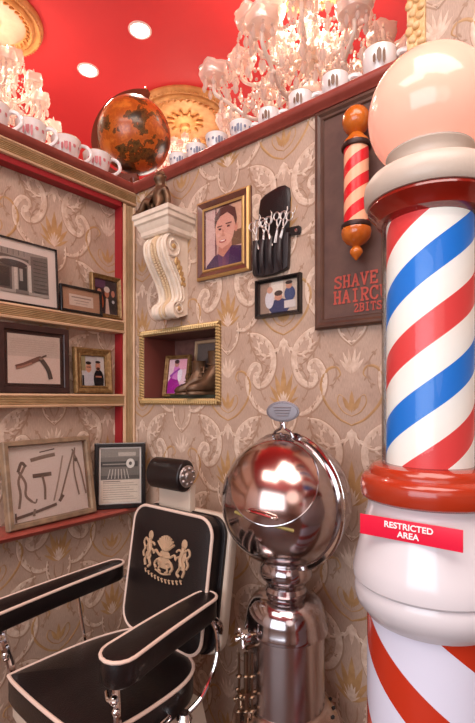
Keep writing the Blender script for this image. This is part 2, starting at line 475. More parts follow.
# ------------------------------------------------------------------ the room
H = 3.6
WX = 1.325      # the right wall rises to the ceiling from here on
LEDGE = 2.392
NX0, NX1, NZ0, NZ1 = .082, .540, 1.395, 1.69     # niche opening in the right wall
T_ = .34        # thickness of the half-height walls

obj('floor', nb(-5, 5.5, -5.2, 5, -.1, 0), M_floor, kind='structure')
bm = bmesh.new(); box(bm, -5, 5.5, -5.2, 5, H, H+.1)
obj('ceiling', bm, M_red, kind='structure')

# right wall with a niche cut into it
bm = bmesh.new()
box(bm, -T_, NX0, 0, T_, 0, LEDGE)
box(bm, NX1, WX, 0, T_, 0, LEDGE)
box(bm, NX0, NX1, 0, T_, 0, NZ0)
box(bm, NX0, NX1, 0, T_, NZ1, LEDGE)
box(bm, WX, 4.6, 0, T_, 0, H)
def ins_r(x, z):
    if x < .01 or x > 3.2 or z < .01: return False
    if NX0-.01 < x < NX1+.01 and NZ0-.01 < z < NZ1+.01: return False
    return z < (LEDGE-.005 if x < WX+.004 else H-.01)
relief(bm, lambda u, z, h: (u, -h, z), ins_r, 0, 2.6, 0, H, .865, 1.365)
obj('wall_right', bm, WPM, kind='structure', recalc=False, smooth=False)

# left wall: shallow recess behind the shelving
RZ0, RZ1, RY1, RY0, RX = .905, 2.335, -.072, -1.75, -.035
bm = bmesh.new()
box(bm, -T_, 0, -5, 0, 0, RZ0-.03)
box(bm, -T_, RX, -5, 0, RZ0-.03, LEDGE-.012)
box(bm, RX, 0, RY1, 0, RZ0-.03, LEDGE-.012)
box(bm, RX, 0, -5, RY0, RZ0-.03, LEDGE-.012)
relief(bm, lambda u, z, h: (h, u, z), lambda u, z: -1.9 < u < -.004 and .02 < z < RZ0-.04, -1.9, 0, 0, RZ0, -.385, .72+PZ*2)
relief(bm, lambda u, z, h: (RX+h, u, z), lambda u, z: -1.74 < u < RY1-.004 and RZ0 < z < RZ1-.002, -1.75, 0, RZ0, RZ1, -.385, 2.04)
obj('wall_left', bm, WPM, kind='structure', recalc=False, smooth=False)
for o in ('wall_right', 'wall_left'):
    me = bpy.data.objects[o].data
    bm = bmesh.new(); bm.from_mesh(me)
    bs = [f for f in bm.faces if f.material_index == 0]
    bmesh.ops.recalc_face_normals(bm, faces=bs)
    bm.to_mesh(me); bm.free()

# outer shell: far red walls and the shop front behind the camera
obj('wall_far', nb(-5, 5.5, 5, 5.1, 0, H), M_red, kind='structure')
obj('wall_far_left', nb(-5.1, -5, -5.2, 5, 0, H), M_red, kind='structure')
obj('wall_side', nb(5.5, 5.6, -5.2, 5, 0, H), M_wall, kind='structure')
bm = bmesh.new()
box(bm, -5, .2, -5.3, -5.2, 0, H); box(bm, 4.2, 5.5, -5.3, -5.2, 0, H)
box(bm, .2, 4.2, -5.3, -5.2, 0, .7); box(bm, .2, 4.2, -5.3, -5.2, 3.0, H)
obj('wall_back', bm, M_wall, kind='structure')
bm = bmesh.new()
for x in (.2, 1.2, 2.2, 3.2, 4.14): box(bm, x, x+.06, -5.27, -5.2, .7, 3.0)
for z in (.7, 2.3, 2.94): box(bm, .2, 4.2, -5.27, -5.2, z, z+.06)
obj('window_1', bm, M_darkwood, kind='structure')

# trims: red-brown ledge mouldings along the wall tops
prof = [(-.002, -.028), (.014, -.028), (.020, -.020), (.030, -.014), (.036, -.004), (.036, .008), (.030, .014), (-.002, .014)]
bm = bmesh.new()
prism(bm, [(-p, LEDGE+.013+q) for p, q in prof], -.30, WX, 'x')
box(bm, -T_, WX, .0, T_, LEDGE, LEDGE+.026)
obj('trim_1', bm, M_redwood, kind='structure', angle=50)
bm = bmesh.new()
prism(bm, [(p*1.3, LEDGE+.010+q) for p, q in prof], -4.9, .01, 'y')
box(bm, -T_, .0, -4.9, 0, LEDGE-.012, LEDGE+.024)
obj('trim_2', bm, M_redwood, kind='structure', angle=50)
# gilt carved edge where the right wall rises to the ceiling
bm = bmesh.new()
box(bm, WX-.012, WX+.04, -.012, T_*.4, LEDGE+.03, H)
for k in range(46):
    z = LEDGE+.05+k*.026
    ball(bm, (WX+.000+.006*math.sin(k*2.1), -.012, z), .012, seg=8, sc=(1.1, .8, 1.2))
    ball(bm, (WX+.022+.008*math.cos(k*1.7), -.012, z+.01), .011, seg=8, sc=(1.2, .8, 1.1))
obj('trim_3', bm, mat('cream_gilt_carving', rgb(232, 196, 148), .45, noise=rgb(214, 170, 112), nscale=50), kind='structure')
# niche lining
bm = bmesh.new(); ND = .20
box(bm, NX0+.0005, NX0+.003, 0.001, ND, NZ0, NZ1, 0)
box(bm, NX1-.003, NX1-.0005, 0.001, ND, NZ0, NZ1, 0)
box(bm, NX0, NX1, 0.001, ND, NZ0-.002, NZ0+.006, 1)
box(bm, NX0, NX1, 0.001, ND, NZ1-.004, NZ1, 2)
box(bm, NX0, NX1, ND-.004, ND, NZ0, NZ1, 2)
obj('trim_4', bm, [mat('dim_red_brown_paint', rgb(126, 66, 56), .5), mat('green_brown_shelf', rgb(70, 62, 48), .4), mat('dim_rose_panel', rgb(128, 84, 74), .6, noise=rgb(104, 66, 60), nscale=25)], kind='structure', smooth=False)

# ------------------------------------------------------------------ built-in shelving on the left wall
shelving = thing('built_in_shelving', (0, -.9, .9), 'built-in shelving with cream and olive ribbed trim on the left wall', 'shelving')
def ribbed(a0, a1, b0, b1, x, axis):
    """cream board with olive ribs; axis 'z' = upright (a=y, b=z)"""
    bmc = bmesh.new(); bmo = bmesh.new()
    if axis == 'z':
        w = a1-a0
        box(bmc, .001, x, a0, a1, b0, b1)
        prism(bmc, [(x, a0), (x+.006, a0+.002), (x+.008, a0+w*.14), (x, a0+w*.24)], b0, b1, 'z')
        prism(bmc, [(x, a1), (x+.006, a1-.002), (x+.008, a1-w*.14), (x, a1-w*.24)], b0, b1, 'z')
        n = 4
        for i in range(n):
            c = a0+w*(.24+.52*(i+.5)/n); r = w*.26/n
            prism(bmo, [(x-.001, c-r), (x+.004, c-r*.5), (x+.005, c), (x+.004, c+r*.5), (x-.001, c+r)], b0, b1, 'z')
    else:
        w = b1-b0
        box(bmc, RX+.002, x, a0, a1, b0, b1)
        prism(bmc, [(x, b0), (x+.006, b0+.002), (x+.008, b0+w*.14), (x, b0+w*.22)], a0, a1, 'y')
        prism(bmc, [(x, b1), (x+.006, b1-.002), (x+.008, b1-w*.14), (x, b1-w*.22)], a0, a1, 'y')
        n = 5
        for i in range(n):
            c = b0+w*(.22+.56*(i+.5)/n); r = w*.28/n
            prism(bmo, [(x-.001, c-r), (x+.004, c-r*.5), (x+.005, c), (x+.004, c+r*.5), (x-.001, c+r)], a0, a1, 'y')
    return bmc, bmo
for nm, args in (('stile', (-.070, -.002, .892, 2.31, .018, 'z')), ('stile', (-1.81, -1.742, .892, 2.31, .018, 'z')),
                 ('header_rail', (-1.81, -.002, 2.318, 2.380, .022, 'y')),
                 ('shelf', (-1.742, -.071, 1.702, 1.762, .020, 'y')), ('shelf', (-1.742, -.071, 1.362, 1.418, .020, 'y'))):
    c, o = ribbed(*args)
    p = obj(nm, c, M_creamwood, shelving, world=True, angle=50)
    q = obj('ribbed_molding', o, M_olive, p, angle=50)
    q.data.transform(Matrix.Translation(-Vector(shelving.location)))
    q['label'] = 'olive gold ribbed moulding strip'
bm = bmesh.new()
box(bm, RX+.001, .0165, RY1-.008, RY1-.0005, .90, 2.318)
sp_ = obj('side_panel', bm, M_redpaint, shelving, world=True); sp_['label'] = 'dark red inner side of the recess'
bm = bmesh.new(); box(bm, RX+.001, .0165, RY0, RY1, 2.294, 2.3175)
tp_ = obj('top_panel', bm, M_redpaint, shelving, world=True); tp_['label'] = 'dark red underside below the header'
# bottom red shelf board
bm = bmesh.new()
prism(bm, [(RX+.001, .905), (RX+.001, .880), (.0, .874), (.085, .874), (.105, .882), (.112, .896), (.105, .905)], -1.75, -.015, 'y')
low = obj('wall_shelf', bm, M_redwood, angle=50)
tag(low, 'red-brown wooden shelf board below the built-in shelving', 'shelf')

# ------------------------------------------------------------------ framed pictures
def colour_mesh(w, h, base, shapes, y=-.0, dy=.00025):
    bm = bmesh.new(); cl = bm.loops.layers.float_color.new('Col')
    def add(pts, c, k):
        vs = [bm.verts.new(((u-.5)*w, y-k*dy, v*h)) for u, v in pts]
        f = bm.faces.new(vs)
        cc = (*rgb(*c), 1)
        for l in f.loops: l[cl] = cc
    add([(0, 0), (1, 0), (1, 1), (0, 1)], base, 0)
    k = 1
    for s in shapes:
        if s[0] == 'r':
            _, x0, y0, x1, y1, c = s; add([(x0, y0), (x1, y0), (x1, y1), (x0, y1)], c, k)
        elif s[0] == 'e':
            _, cx, cy, rx, ry, c = s; add([(cx+rx*math.cos(2*PI*i/20), cy+ry*math.sin(2*PI*i/20)) for i in range(20)], c, k)
        elif s[0] == 'p':
            add(s[1], s[2], k)
        elif s[0] == 'l':   # line strip: points, width
            P = catmull([(a, b, 0) for a, b in s[1]], 4) if len(s[1]) > 2 else [Vector((a, b, 0)) for a, b in s[1]]
            A = []; B = []
            for i, p in enumerate(P):
                t = P[min(i+1, len(P)-1)]-P[max(i-1, 0)]; t.normalize(); n = Vector((t.y, -t.x, 0))*s[2]*.5
                A.append((p.x+n.x, p.y+n.y*w/h)); B.append((p.x-n.x, p.y-n.y*w/h))
            for i in range(len(P)-1): add([A[i], B[i], B[i+1], A[i+1]], s[3], k)
        k += 1
    return bm
def framed(name, loc, rotz, lean, w, h, border, prof, fmat, base, shapes, label, cat='picture', matw=0, inner=None, group=None, thick=.012, glass=True, matcol=None):
    t = thing(name, loc, label, cat, group, (-lean, 0, rotz))
    bm = bmesh.new()
    # mitred frame from a profile of (inset fraction, protrusion)
    rings = []
    pr = [(0, 0)] + [(p, q) for p, q in prof] + [(1, 0.002)]
    for p, q in pr:
        i = p*border
        rings.append([bm.verts.new((sx*(w/2-i), -q, (h if sz else 0)+(-i if sz else i))) for sx, sz in ((-1, 0), (1, 0), (1, 1), (-1, 1))])
    nmat = fmat if isinstance(fmat, (list, tuple)) else [fmat]
    for k, (A, B) in enumerate(zip(rings, rings[1:])):
        for j in range(4):
            f = bm.faces.new((A[j], A[(j+1) % 4], B[(j+1) % 4], B[j])); f.material_index = 1 if (len(nmat) == 2 and k in (1, 2, 5, 6)) else 0
    bm.faces.new(rings[0])
    fr = obj('frame', bm, nmat, t, angle=25)
    iw, ih = w-2*border, h-2*border
    if matw:
        b2 = bmesh.new(); box(b2, -iw/2, iw/2, -.004, -.0005, border, h-border)
        obj('mat_board', b2, matcol or M_mat_white, t)
    pw, ph = iw-2*matw, ih-2*matw
    b3 = colour_mesh(pw, ph, base, shapes, y=-.0045)
    bmesh.ops.translate(b3, verts=b3.verts, vec=(0, 0, border+matw))
    pic = obj('picture_print', b3, M_print, t, smooth=False, recalc=False)
    if glass:
        yg = -max(.006, min(q for p, q in prof)*.6+.003)
        b4 = bmesh.new(); vs = [b4.verts.new(p) for p in ((-iw/2, yg-.003, border), (iw/2, yg-.003, border), (iw/2, yg-.003, h-border), (-iw/2, yg-.003, h-border))]; b4.faces.new(vs)
        bmesh.ops.solidify(b4, geom=b4.faces[:], thickness=-.001)
        obj('glass_pane', b4, M_glass, t, smooth=False)
    return t
L90 = PI/2
FLAT = [(0, .012), (.15, .014), (.85, .014), (.95, .011)]
STEP = [(0, .010), (.06, .018), (.25, .022), (.45, .018), (.70, .012), (.78, .016), (.95, .014)]
def lz(u): return u
# storefront photograph (black and white)
random.seed(3)
bw = [('p', [(0, .62), (1, .58), (1, 1), (0, 1)], (150, 142, 134)), ('p', [(0, .7), (.62, .72), (.62, .82), (0, .86)], (98, 92, 86)),
      ('p', [(.66, 0), (1, .02), (1, .96), (.66, .92)], (112, 104, 98)), ('r', .04, .05, .30, .62, (92, 86, 82)), ('r', .08, .12, .26, .56, (58, 54, 52)),
      ('r', .34, .08, .40, .68, (206, 198, 188)), ('r', .42, .06, .58, .62, (70, 66, 64)), ('r', .44, .3, .5, .58, (176, 168, 160)), ('r', .60, .06, .66, .70, (214, 206, 196)),
      ('e', .33, .70, .30, .10, (186, 178, 170)), ('e', .33, .67, .26, .08, (72, 68, 66)), ('r', 0, 0, 1, .07, (168, 160, 152)), ('r', .36, .0, .60, .09, (122, 114, 108))]
for k in range(9):
    bw.append(('r', .70, .10+k*.09, .97, .115+k*.09, (72, 66, 62)))
for k in range(6): bw.append(('r', .02+k*.1, .86, .03+k*.1, .98, (84, 78, 74)))
framed('picture_frame', (.012, -.540, 1.763), L90, .075, .290, .252, .006, FLAT, M_blackframe, (168, 160, 150), bw,
       'thin black frame with black and white storefront photo on wide white mat, upper shelf', matw=.034)
# certificate
cert = [('r', .18, .22, .82, .74, (214, 196, 180)), ('r', .24, .58, .76, .64, (150, 130, 120)), ('r', .30, .44, .70, .48, (160, 142, 130)), ('r', .34, .32, .66, .35, (170, 150, 138))]
framed('picture_frame', (.021, -.292, 1.763), L90, .07, .200, .112, .010, FLAT, M_blackframe, (176, 136, 108), cert,
       'small wide dark frame with a printed card on tan mat, upper shelf', matw=0)
# people with helmet-like hats
ppl = [('r', 0, 0, 1, 1, (52, 36, 44)), ('r', 0, .75, .5, 1, (96, 62, 92)), ('e', .24, .34, .16, .26, (196, 92, 48)), ('e', .22, .62, .09, .1, (206, 150, 120)), ('e', .56, .40, .17, .30, (26, 20, 24)),
       ('p', [(.46, 0), (.66, 0), (.60, .46), (.50, .46)], (214, 190, 176)), ('e', .55, .60, .10, .12, (196, 130, 100)), ('e', .55, .72, .13, .09, (216, 206, 196)), ('e', .84, .32, .13, .28, (22, 18, 22)), ('e', .82, .62, .08, .1, (186, 122, 98)), ('e', .82, .38, .06, .05, (200, 200, 206))]
framed('picture_frame', (.002, -.156, 1.763), L90, .05, .160, .196, .020, STEP, M_goldframe, (60, 40, 46), ppl,
       'gold frame with dark photo of several people, right end of upper shelf')
# straight razor shadow box
raz = [('r', 0, .55, 1, 1, (206, 190, 176))]
for k in range(7): raz.append(('r', .04, .62+k*.045, .94, .628+k*.045, (192, 176, 160)))
raz += [('l', [(.14, .32), (.30, .38), (.47, .47), (.62, .54)], .085, (120, 84, 70)), ('l', [(.14, .30), (.30, .355), (.44, .42)], .04, (168, 126, 106)), ('l', [(.6, .52), (.68, .42), (.76, .27), (.80, .10)], .085, (74, 64, 58)),
        ('l', [(.58, .52), (.66, .57), (.72, .60)], .03, (96, 80, 70)), ('e', .61, .52, .035, .03, (140, 120, 104))]
framed('shadow_box_frame', (.010, -.492, 1.419), L90, .03, .290, .268, .026, FLAT, M_darkwood, (224, 206, 192), raz,
       'dark walnut frame with an open straight razor on white, middle shelf', 'picture', matw=.012, matcol=M_darkwood)
# two men photo
men = [('r', 0, 0, 1, 1, (206, 206, 204)), ('r', 0, .5, .2, 1, (170, 160, 120)), ('r', .7, .4, 1, 1, (226, 224, 220)), ('e', .30, .22, .24, .30, (206, 208, 214)), ('r', .04, 0, .12, .34, (34, 32, 40)), ('e', .32, .60, .12, .16, (214, 160, 130)), ('e', .32, .765, .12, .055, (44, 34, 32)),
       ('r', .24, .61, .40, .635, (40, 34, 34)), ('e', .74, .22, .22, .34, (30, 28, 34)), ('r', .54, 0, .94, .26, (30, 28, 34)), ('e', .72, .66, .11, .15, (206, 150, 122)), ('e', .72, .81, .11, .045, (52, 40, 36)), ('e', .72, .58, .08, .05, (70, 46, 38)), ('r', .60, .28, .86, .33, (186, 130, 104))]
framed('picture_frame', (.008, -.226, 1.419), L90, .07, .190, .202, .036, STEP, M_goldframe, (200, 200, 200), men,
       'ornate gold frame with photo of two men side by side, middle shelf')
# antique tools shadow box
G1, G2, G3 = (138, 120, 106), (108, 92, 82), (166, 150, 136)
tools = [('l', [(.10, .18), (.13, .36), (.12, .55), (.20, .72)], .030, G1), ('l', [(.26, .24), (.19, .34), (.20, .50), (.13, .66)], .030, G1), ('l', [(.12, .66), (.17, .78), (.22, .72)], .036, G2), ('l', [(.26, .24), (.30, .22), (.32, .27)], .02, G1),
         ('l', [(.28, .80), (.44, .83), (.60, .85)], .045, G1), ('l', [(.40, .90), (.60, .93)], .014, G2), ('r', .29, .555, .53, .61, G2), ('l', [(.41, .57), (.43, .42), (.42, .24)], .03, G1),
         ('l', [(.53, .20), (.62, .50), (.70, .82)], .022, G3), ('l', [(.62, .22), (.74, .56), (.86, .88)], .024, G1), ('l', [(.60, .18), (.66, .26)], .04, G2), ('l', [(.88, .92), (.84, .6), (.88, .22)], .022, G1), ('l', [(.84, .90), (.93, .6), (.98, .22)], .022, G1), ('e', .88, .74, .025, .03, G2),
         ('l', [(.04, .06), (.3, .10), (.56, .15)], .034, G2), ('l', [(.05, .01), (.05, .13)], .02, G2), ('l', [(.26, .05), (.28, .14)], .03, G1)]
framed('shadow_box_frame', (.052, -.440, .906), L90+.035, .17, .375, .330, .022, [(0, .03), (.2, .034), (.8, .034), (.95, .026)], M_greywood, (226, 214, 204), tools,
       'weathered grey wood frame holding antique barber pliers and tools, bottom shelf', 'picture')
# newspaper clipping
news = [('r', 0, .42, 1, 1, (112, 104, 96)), ('r', 0, .84, 1, 1, (130, 122, 112)), ('r', .45, .86, .9, .93, (176, 166, 154)), ('r', .0, .66, .95, .76, (62, 58, 54)), ('r', .05, .70, .7, .72, (150, 142, 132)), ('e', .76, .72, .11, .09, (216, 208, 196)), ('e', .76, .72, .04, .035, (84, 78, 72)),
        ('r', 0, .44, 1, .5, (84, 78, 72))]
for k in range(7): news.append(('l', [(.18+.09*k, .44), (.24+.07*k, .62)], .02, (190, 180, 168)))
news.append(('r', 0, 0, 1, .42, (214, 196, 178)))
for k in range(8): news.append(('r', .06, .06+k*.042, .94-.1*(k % 3), .072+k*.042, (168, 150, 134)))
news += [('r', .06, .385, .5, .40, (120, 104, 92))]
framed('picture_frame', (.082, -.135, .906), math.radians(52), .06, .222, .292, .020, [(0, .016), (.2, .018), (.8, .018), (.95, .013)], M_blackframe, (214, 196, 178), news,
       'black frame with a newspaper clipping, right end of bottom red shelf', matw=.006)

# framed photographs on the right wall
man = [('r', 0, 0, 1, 1, (206, 166, 152)), ('r', 0, 0, .27, 1, (214, 178, 170)), ('r', .27, 0, .31, 1, (112, 58, 62)), ('r', .70, .3, 1, .62, (120, 86, 66)), ('r', .72, .55, 1, 1, (216, 168, 140)),
       ('p', [(.02, 0), (.10, .12), (.28, .24), (.50, .27), (.68, .34), (.92, .30), (1, .24), (1, 0)], (62, 34, 78)), ('p', [(.40, 0), (.36, .27), (.50, .20), (.66, .32), (.62, 0)], (98, 58, 96)), ('r', .48, 0, .56, .20, (116, 66, 92)),
       ('p', [(.38, .26), (.40, .40), (.70, .46), (.70, .34), (.50, .2)], (196, 132, 112)), ('e', .54, .60, .225, .255, (222, 164, 144)), ('p', [(.32, .58), (.34, .40), (.48, .32), (.62, .38), (.74, .55)], (224, 168, 148)), ('e', .80, .58, .035, .065, (214, 148, 126)),
       ('p', [(.30, .64), (.30, .80), (.42, .91), (.62, .94), (.78, .86), (.82, .70), (.80, .60), (.74, .74), (.60, .83), (.44, .80), (.36, .74)], (92, 62, 56)),
       ('r', .36, .645, .48, .66, (92, 60, 54)), ('r', .56, .66, .70, .675, (92, 60, 54)), ('e', .43, .61, .035, .014, (70, 44, 42)), ('e', .63, .625, .035, .014, (70, 44, 42)), ('p', [(.50, .62), (.47, .50), (.55, .49)], (206, 142, 122)),
       ('e', .50, .43, .085, .022, (186, 84, 84)), ('e', .50, .435, .06, .010, (240, 220, 210)), ('e', .40, .52, .04, .03, (232, 180, 164))]
def zoomed(sh, k, cx, cy):
    g = lambda x, y: (min(1, max(0, cx+(x-cx)*k)), min(1, max(0, cy+(y-cy)*k)))
    o = []
    for q in sh:
        if q[0] == 'r': o.append(('r', *g(q[1], q[2]), *g(q[3], q[4]), q[5]))
        elif q[0] == 'e': o.append(('e', *g(q[1], q[2]), q[3]*k, q[4]*k, q[5]))
        else: o.append(('p', [g(*p) for p in q[1]], q[2]))
    return o
man = man[:5] + zoomed(man[5:], 1.16, .52, .50)
framed('picture_frame', (.582, -.001, 1.888), 0, 0, .280, .325, .043, STEP, [M_walnut, M_gold], (206, 166, 152), man,
       'large walnut and gilt frame with portrait of smiling man in purple suit on wall')
fam = [('r', 0, 0, 1, 1, (196, 176, 158)), ('r', 0, 0, .25, 1, (150, 124, 108)), ('r', .3, .5, .62, 1, (222, 210, 196)), ('e', .52, .18, .28, .26, (44, 54, 96)), ('e', .50, .52, .10, .14, (196, 140, 116)), ('e', .50, .62, .11, .09, (58, 40, 36)), ('e', .26, .45, .12, .3, (206, 202, 206)), ('e', .27, .76, .08, .11, (200, 150, 126)),
       ('e', .80, .55, .14, .24, (52, 70, 112)), ('e', .78, .82, .08, .11, (190, 136, 112)), ('e', .78, .91, .09, .06, (48, 36, 32)), ('r', .66, .1, .95, .34, (206, 196, 190))]
framed('picture_frame', (.847, -.001, 1.698), 0, 0, .196, .144, .016, [(0, .016), (.2, .024), (.5, .024), (.8, .014), (.95, .012)], M_blackframe, (196, 176, 158), fam,
       'small black frame with a family photo hanging below the scissor pouch')

# ------------------------------------------------------------------ niche: rope frame and contents
rf = thing('niche_frame', (.311, -.001, NZ0), 'gold rope-twist frame around the niche in the right wall', 'frame')
bm = bmesh.new()
a0, a1, c0, c1 = NX0-.012, NX1+.012, NZ0-.011, NZ1+.011
def rope(p, q):
    p = Vector(p); q = Vector(q); L = (q-p).length; n = int(L/.0125); d = (q-p).normalized()
    s = Vector((0, -1, 0)).cross(d)
    for i in range(n):
        c = p+(q-p)*((i+.5)/n)
        a = c-s*.011-d*.006+Vector((0, .004, 0)); b = c+s*.011+d*.006+Vector((0, .004, 0)); m_ = c+Vector((0, -.008, 0))
        tube(bm, [a, m_-s*.004, m_+s*.004, b], .0052, 6)
rope((a0, -.004, c0), (a1, -.004, c0)); rope((a1, -.004, c0), (a1, -.004, c1)); rope((a1, -.004, c1), (a0, -.004, c1)); rope((a0, -.004, c1), (a0, -.004, c0))
rp = obj('rope_molding', bm, mat('rope_gold', rgb(204, 172, 118), .4, .3), rf, world=True)
bm = bmesh.new()
for x0, x1, z0, z1 in ((NX0-.026, NX1+.026, NZ0-.024, NZ0-.001), (NX0-.026, NX1+.026, NZ1+.001, NZ1+.024), (NX0-.026, NX0-.001, NZ0-.001, NZ1+.001), (NX1+.001, NX1+.026, NZ0-.001, NZ1+.001)):
    box(bm, x0, x1, -.006, -.0012, z0, z1)
obj('backing_strip', bm, M_goldframe, rf, world=True)
pur = [('r', 0, 0, 1, 1, (226, 190, 200)), ('p', [(.0, 0), (.0, .35), (.22, .55), (.40, .62), (.52, .4), (.7, .2), (.8, 0)], (156, 24, 140)), ('p', [(.5, 0), (.72, .28), (1, .2), (1, 0)], (70, 44, 110)), ('p', [(.2, .45), (.3, .8), (.55, .8), (.66, .5), (.45, .4)], (206, 120, 190)), ('e', .42, .86, .12, .09, (190, 130, 120)), ('e', .42, .93, .13, .06, (60, 34, 40)),
       ('e', .62, .55, .12, .2, (232, 222, 232)), ('r', .55, .7, 1, 1, (226, 160, 180)), ('l', [(.1, .5), (.35, .62), (.6, .72)], .08, (150, 60, 160))]
framed('picture_frame', (.212, .085, NZ0+.007), math.radians(6), .14, .150, .200, .018, STEP, M_goldframe, (226, 190, 200), pur,
       'gold-framed photo of person in magenta and purple inside wall niche')
dk = [('r', 0, 0, 1, 1, (70, 56, 52)), ('p', [(0, .6), (.4, .75), (.5, 1), (0, 1)], (110, 96, 90)), ('e', .5, .35, .2, .5, (116, 88, 58)), ('r', .74, .0, 1, .8, (150, 156, 150)), ('r', .2, .3, .34, .6, (40, 32, 30))]
framed('picture_frame', (.385, .160, NZ0+.007), 0, .08, .270, .270, .016, [(0, .010), (.3, .014), (.8, .012)], M_creamwood, (70, 56, 52), dk,
       'large pale frame with dark picture at the back of the niche', glass=False)
def boot(loc, rz, label, s=1):
    t = thing('bronze_boot', loc, label, 'ornament', 'bronzed baby boots in the niche', (0, 0, rz)); t.scale = (s, s, s)
    bm = bmesh.new()
    secs = []
    # sections along the shoe: (y, half width, bottom, top)
    for y, hw, zb, zt in ((.042, .016, .008, .05), (.034, .024, .006, .10), (.012, .028, .006, .115), (-.008, .027, .006, .085), (-.028, .026, .006, .050), (-.05, .027, .006, .040), (-.068, .022, .007, .032), (-.078, .010, .01, .022)):
        ring = []
        for i in range(14):
            a = 2*PI*i/14
            ring.append(bm.verts.new((hw*math.copysign(abs(math.cos(a))**.8, math.cos(a)), y, (zb+zt)/2+(zt-zb)/2*math.copysign(abs(math.sin(a))**.7, math.sin(a)))))
        secs.append(ring)
    for A, B in zip(secs, secs[1:]):
        for i in range(14): bm.faces.new((A[i], A[(i+1) % 14], B[(i+1) % 14], B[i]))
    bm.faces.new(secs[0]); bm.faces.new(secs[-1])
    lathe(bm, [(.020, .06), (.025, .09), (.026, .125), (.029, .13), (.024, .131), (.020, .11)], 14, c=(0, .016, 0))
    obj('upper', bm, M_bronze, t)
    bm = bmesh.new(); slab(bm, [(.024*math.cos(a)*(1 if math.sin(a) > -.2 else 1.15), -.018+.062*math.sin(a)) for a in [2*PI*i/24 for i in range(24)]], 0, .009, .002)
    obj('sole', bm, M_bronze, t)
    bm = bmesh.new()
    for k in range(4): tube(bm, catmull([(-.013, -.006-k*.009, .088-k*.012), (0, -.014-k*.009, .092-k*.013), (.013, -.006-k*.009, .088-k*.012)], 4), .002, 6)
    for sx in (1, -1): tube(bm, catmull([(0, -.02, .078), (sx*.014, -.028, .082), (sx*.02, -.032, .064), (sx*.006, -.026, .066)], 4), .0018, 6)
    obj('lace', bm, M_bronze, t)
plinth = nb(.24, .535, .02, .115, NZ0+.006, NZ0+.019, bev=.002)
pl = obj('display_base', plinth, mat('dark_green_base', rgb(48, 52, 40), .35)); tag(pl, 'low dark green plinth under the bronze boots', 'plinth')
boot((.350, .066, NZ0+.019), -1.0, 'left-hand bronzed baby boot toe forward in the niche', 1.15)
boot((.452, .066, NZ0+.019), -.5, 'right-hand taller bronzed baby boot by the niche rope edge', 1.45)

# ------------------------------------------------------------------ corbel and bronze figure
cb = thing('wall_corbel', (.312, 0, 1.74), 'ivory plaster scroll corbel bracket on the wall near the corner', 'corbel')
bm = bmesh.new()
# stepped capital (hollow of steps)
steps = [(.0, 2.178), (.0, 2.160), (.006, 2.155), (.006, 2.138), (.014, 2.132), (.018, 2.118), (.026, 2.106), (.028, 2.090), (.036, 2.082)]
X0, X1, YF = .199, .425, -.162
rings = [[bm.verts.new((x, y, z)) for x, y in ((X0+i, -.001), (X0+i, YF+i), (X1-i, YF+i), (X1-i, -.001))] for i, z in steps]
for A, B in zip(rings, rings[1:]):
    for j in range(4): bm.faces.new((A[j], A[(j+1) % 4], B[(j+1) % 4], B[j]))
bm.faces.new(rings[0]); bm.faces.new(rings[-1])
obj('capital', bm, M_plaster, cb, world=True, angle=20)
# scroll body: side profile in (y,z) swept in x
cx0, cx1 = .250, .374
front = catmull([(-.060, 2.085, 0), (-.105, 2.078, 0), (-.135, 2.045, 0), (-.132, 2.0, 0), (-.108, 1.955, 0), (-.076, 1.905, 0), (-.056, 1.860, 0), (-.052, 1.825, 0), (-.070, 1.800, 0), (-.088, 1.782, 0), (-.086, 1.757, 0), (-.062, 1.742, 0), (-.03, 1.748, 0)], 5)
poly = [(p.x, p.y) for p in front] + [(-.001, 1.76), (-.001, 2.085)]
bm = bmesh.new(); prism(bm, poly, cx0, cx1, 'x')
obj('scroll_body', bm, M_plaster, cb, world=True, angle=30)
fp = [p for p in front][4:-6]
for x in (cx0+.006, cx0+.034, cx1-.034, cx1-.006):
    bm = bmesh.new(); tube(bm, [(x, p.x-.003, p.y) for p in fp], .007, 8)
    obj('fluted_rib', bm, M_plaster, cb, world=True)
bm = bmesh.new()
n = len(fp)
for i in range(2, n-2, 1):
    p = fp[i]
    for s in (-.009, .009): ball(bm, ((cx0+cx1)/2+s, p.x-.003, p.y+(s*.3)), .0085, seg=8)
for i in range(5): ball(bm, ((cx0+cx1)/2, front[6+i].x-.004, front[6+i].y), .012, seg=8)
g_ = obj('bead_garland', bm, mat('antiqued_bead', rgb(214, 186, 150), .45, .1), cb, world=True); g_['label'] = 'gilded bead garland down the scroll front'
bm = bmesh.new()
def spiral(c, r0, turns, w, x, a0, sgn=1):
    pts = []
    for i in range(int(28*turns)+1):
        t = i/(28*turns); a = a0+sgn*2*PI*turns*t; r = r0*(1-t)**.8+.004
        pts.append((x, c[0]+r*math.cos(a), c[1]+r*math.sin(a)))
    tube(bm, pts, w, 6)
for x in (cx0-.002, cx1+.002):
    spiral((-.088, 2.032), .047, 1.7, .006, x, PI*.5, 1)
    spiral((-.058, 1.778), .034, 1.4, .005, x, PI*1.5, -1)
    tube(bm, [(x, p.x+.010, p.y) for p in front[14:44]], .005, 6)
    tube(bm, [(x, p.x+.026, p.y) for p in front[18:40]], .004, 6)
for x in (cx0+.02, cx1-.02, (cx0+cx1)/2):
    M = Matrix.Translation((x, -.062, 1.772)) @ Matrix.Rotation(PI/2, 4, 'Y')
    lathe(bm, [(.031, -.016), (.036, -.006), (.036, .006), (.031, .016)], 24, M=M)
obj('volute', bm, M_plaster, cb, world=True)
